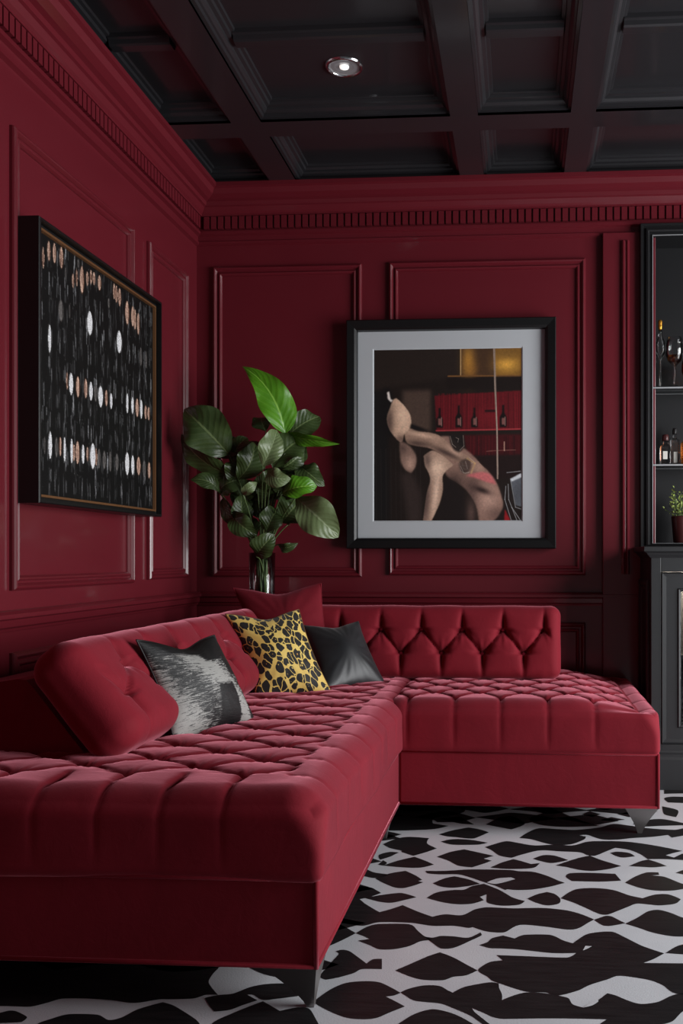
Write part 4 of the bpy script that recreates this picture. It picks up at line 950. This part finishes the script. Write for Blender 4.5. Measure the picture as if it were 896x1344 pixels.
flat_bottle('liquor_bottle', 'squat square glass bottle with a white label on the middle shelf', 873, 4.345, SH2+.001, .050, .036, .083, .022, VASEM, lab=(-.55,.25,.25,.68))
flat_bottle('liquor_bottle', 'taller clear glass bottle with gold label beside the squat one', 885, 4.395, SH2+.001, .044, .032, .118, .016, DARKL, lab=(-.3,.6,.08,.5))
flat_bottle('liquor_bottle', 'amber bottle at the right end of the middle shelf', 901, 4.37, SH2+.001, .05, .04, .105, .018, GOLDM, body=AMBER)
# small plant
pc = Vector((at(893,4.36), 4.36, 1.0195)); pot = hold('flower_pot', 'small dark burgundy pot on the cabinet top under the shelves', 'pot', pc)
w = MB(); w.lathe([(.001,0),(.030,0),(.033,.006),(.040,.09),(.043,.118),(.040,.122),(.036,.118),(.034,.10),(.001,.10)], (0,0,0), 28); w.build('vessel', VASEM, pot)
sp = hold('potted_sprig', 'small bushy sprig of yellow green leaves in the burgundy pot', 'plant', pc)
w = MB(); s = MB(); rn = random.Random(5)
for i in range(22):
    a = rn.uniform(0, 6.28); r = rn.uniform(.02, .085); tip = Vector((r*math.cos(a), max(-.06, min(.06, r*math.sin(a))), rn.uniform(.15, .245)))
    b = Vector((.02*math.cos(a), .02*math.sin(a), .101)); pts = [bez(b, Vector((b.x, b.y, tip.z*.8)), tip, k/6) for k in range(7)]; s.tube(pts, .0013, 5)
    for q in range(9):
        p = pts[3+q % 4]+Vector((rn.uniform(-.012,.012), rn.uniform(-.012,.012), rn.uniform(-.006,.012)))
        d = Vector((rn.uniform(-1,1), rn.uniform(-1,.5), rn.uniform(-.1,1))).normalized()*rn.uniform(.010,.017); sd = d.cross(Vector((rn.uniform(-1,1),1,rn.uniform(-1,1)))).normalized()*rn.uniform(.003,.005)
        up = d.cross(sd).normalized()*.0015
        w.add([p, p+d*.5+sd+up, p+d, p+d*.5-sd+up, p+d*.5-up*.3], [(0,1,4),(1,2,4),(2,3,4),(3,0,4)], 0, True)
w.build('foliage', SPRIG, sp); s.build('stem', STEMM, sp)
# bottles behind the glazed door
def round_bottle(label, x, y, z, r, h, body, k):
    t = hold('spirit_bottle', label, 'bottle', (x, y, z), 'bottles inside the glazed cabinet')
    w = MB(); w.lathe([(.001,0),(r*.95,0),(r,.005),(r,h*.58),(r*.85,h*.68),(r*.36,h*.78),(r*.33,h*.94),(.001,h*.94)], (0,0,0), 24); w.build('body', body, t)
    w = MB(); w.lathe([(.001,h*.945),(r*.38,h*.945),(r*.38,h),(.001,h)], (0,0,0), 18); w.build('cap', k, t)
round_bottle('amber spirit bottle on the shelf behind the glazed cabinet door', .722, 4.12, .546, .034, .25, AMBER, GOLDM)
round_bottle('clear spirit bottle on the floor of the glazed cabinet', .726, 4.12, .186, .036, .27, GLASS, DARKL)
round_bottle('ruby red spirit bottle on the shelf of the glazed cabinet, further right', .815, 4.13, .546, .033, .23, REDG, DARKL)

# ------------------------------------------------------------------ light
def area(name, loc, rot, sx, sy, power, col=(1,1,1)):
    l = bpy.data.lights.new(name, 'AREA'); l.shape = 'RECTANGLE'; l.size = sx; l.size_y = sy; l.energy = power; l.color = col
    o = bpy.data.objects.new(name, l); COL.objects.link(o); o.location = loc; o.rotation_euler = rot; return o
area('window_daylight', (XR+.2, (WY0+WY1)/2, (WZ0+WZ1)/2), (0, math.radians(90), 0), WZ1-WZ0, WY1-WY0, 185, (.97,.985,1))
l = bpy.data.lights.new('cabinet_lamp', 'POINT'); l.energy = 16; l.color = (1,.86,.66); l.shadow_soft_size = .02
o = bpy.data.objects.new('cabinet_lamp', l); COL.objects.link(o); o.location = (.76, 4.04, .86)
W = bpy.data.worlds.new('world'); S.world = W; W.use_nodes = True
bg = W.node_tree.nodes['Background']; bg.inputs['Color'].default_value = (.9,.95,1,1); bg.inputs['Strength'].default_value = .08
S.view_settings.view_transform = 'Standard'; S.view_settings.look = 'None'; S.view_settings.gamma = 1; S.view_settings.use_curve_mapping = False
S.view_settings.exposure = 0.0
S.cycles.max_bounces = 10; S.cycles.transmission_bounces = 10; S.cycles.use_denoising = True
S.cycles.caustics_reflective = False; S.cycles.caustics_refractive = False
S.cycles.sample_clamp_indirect = 6
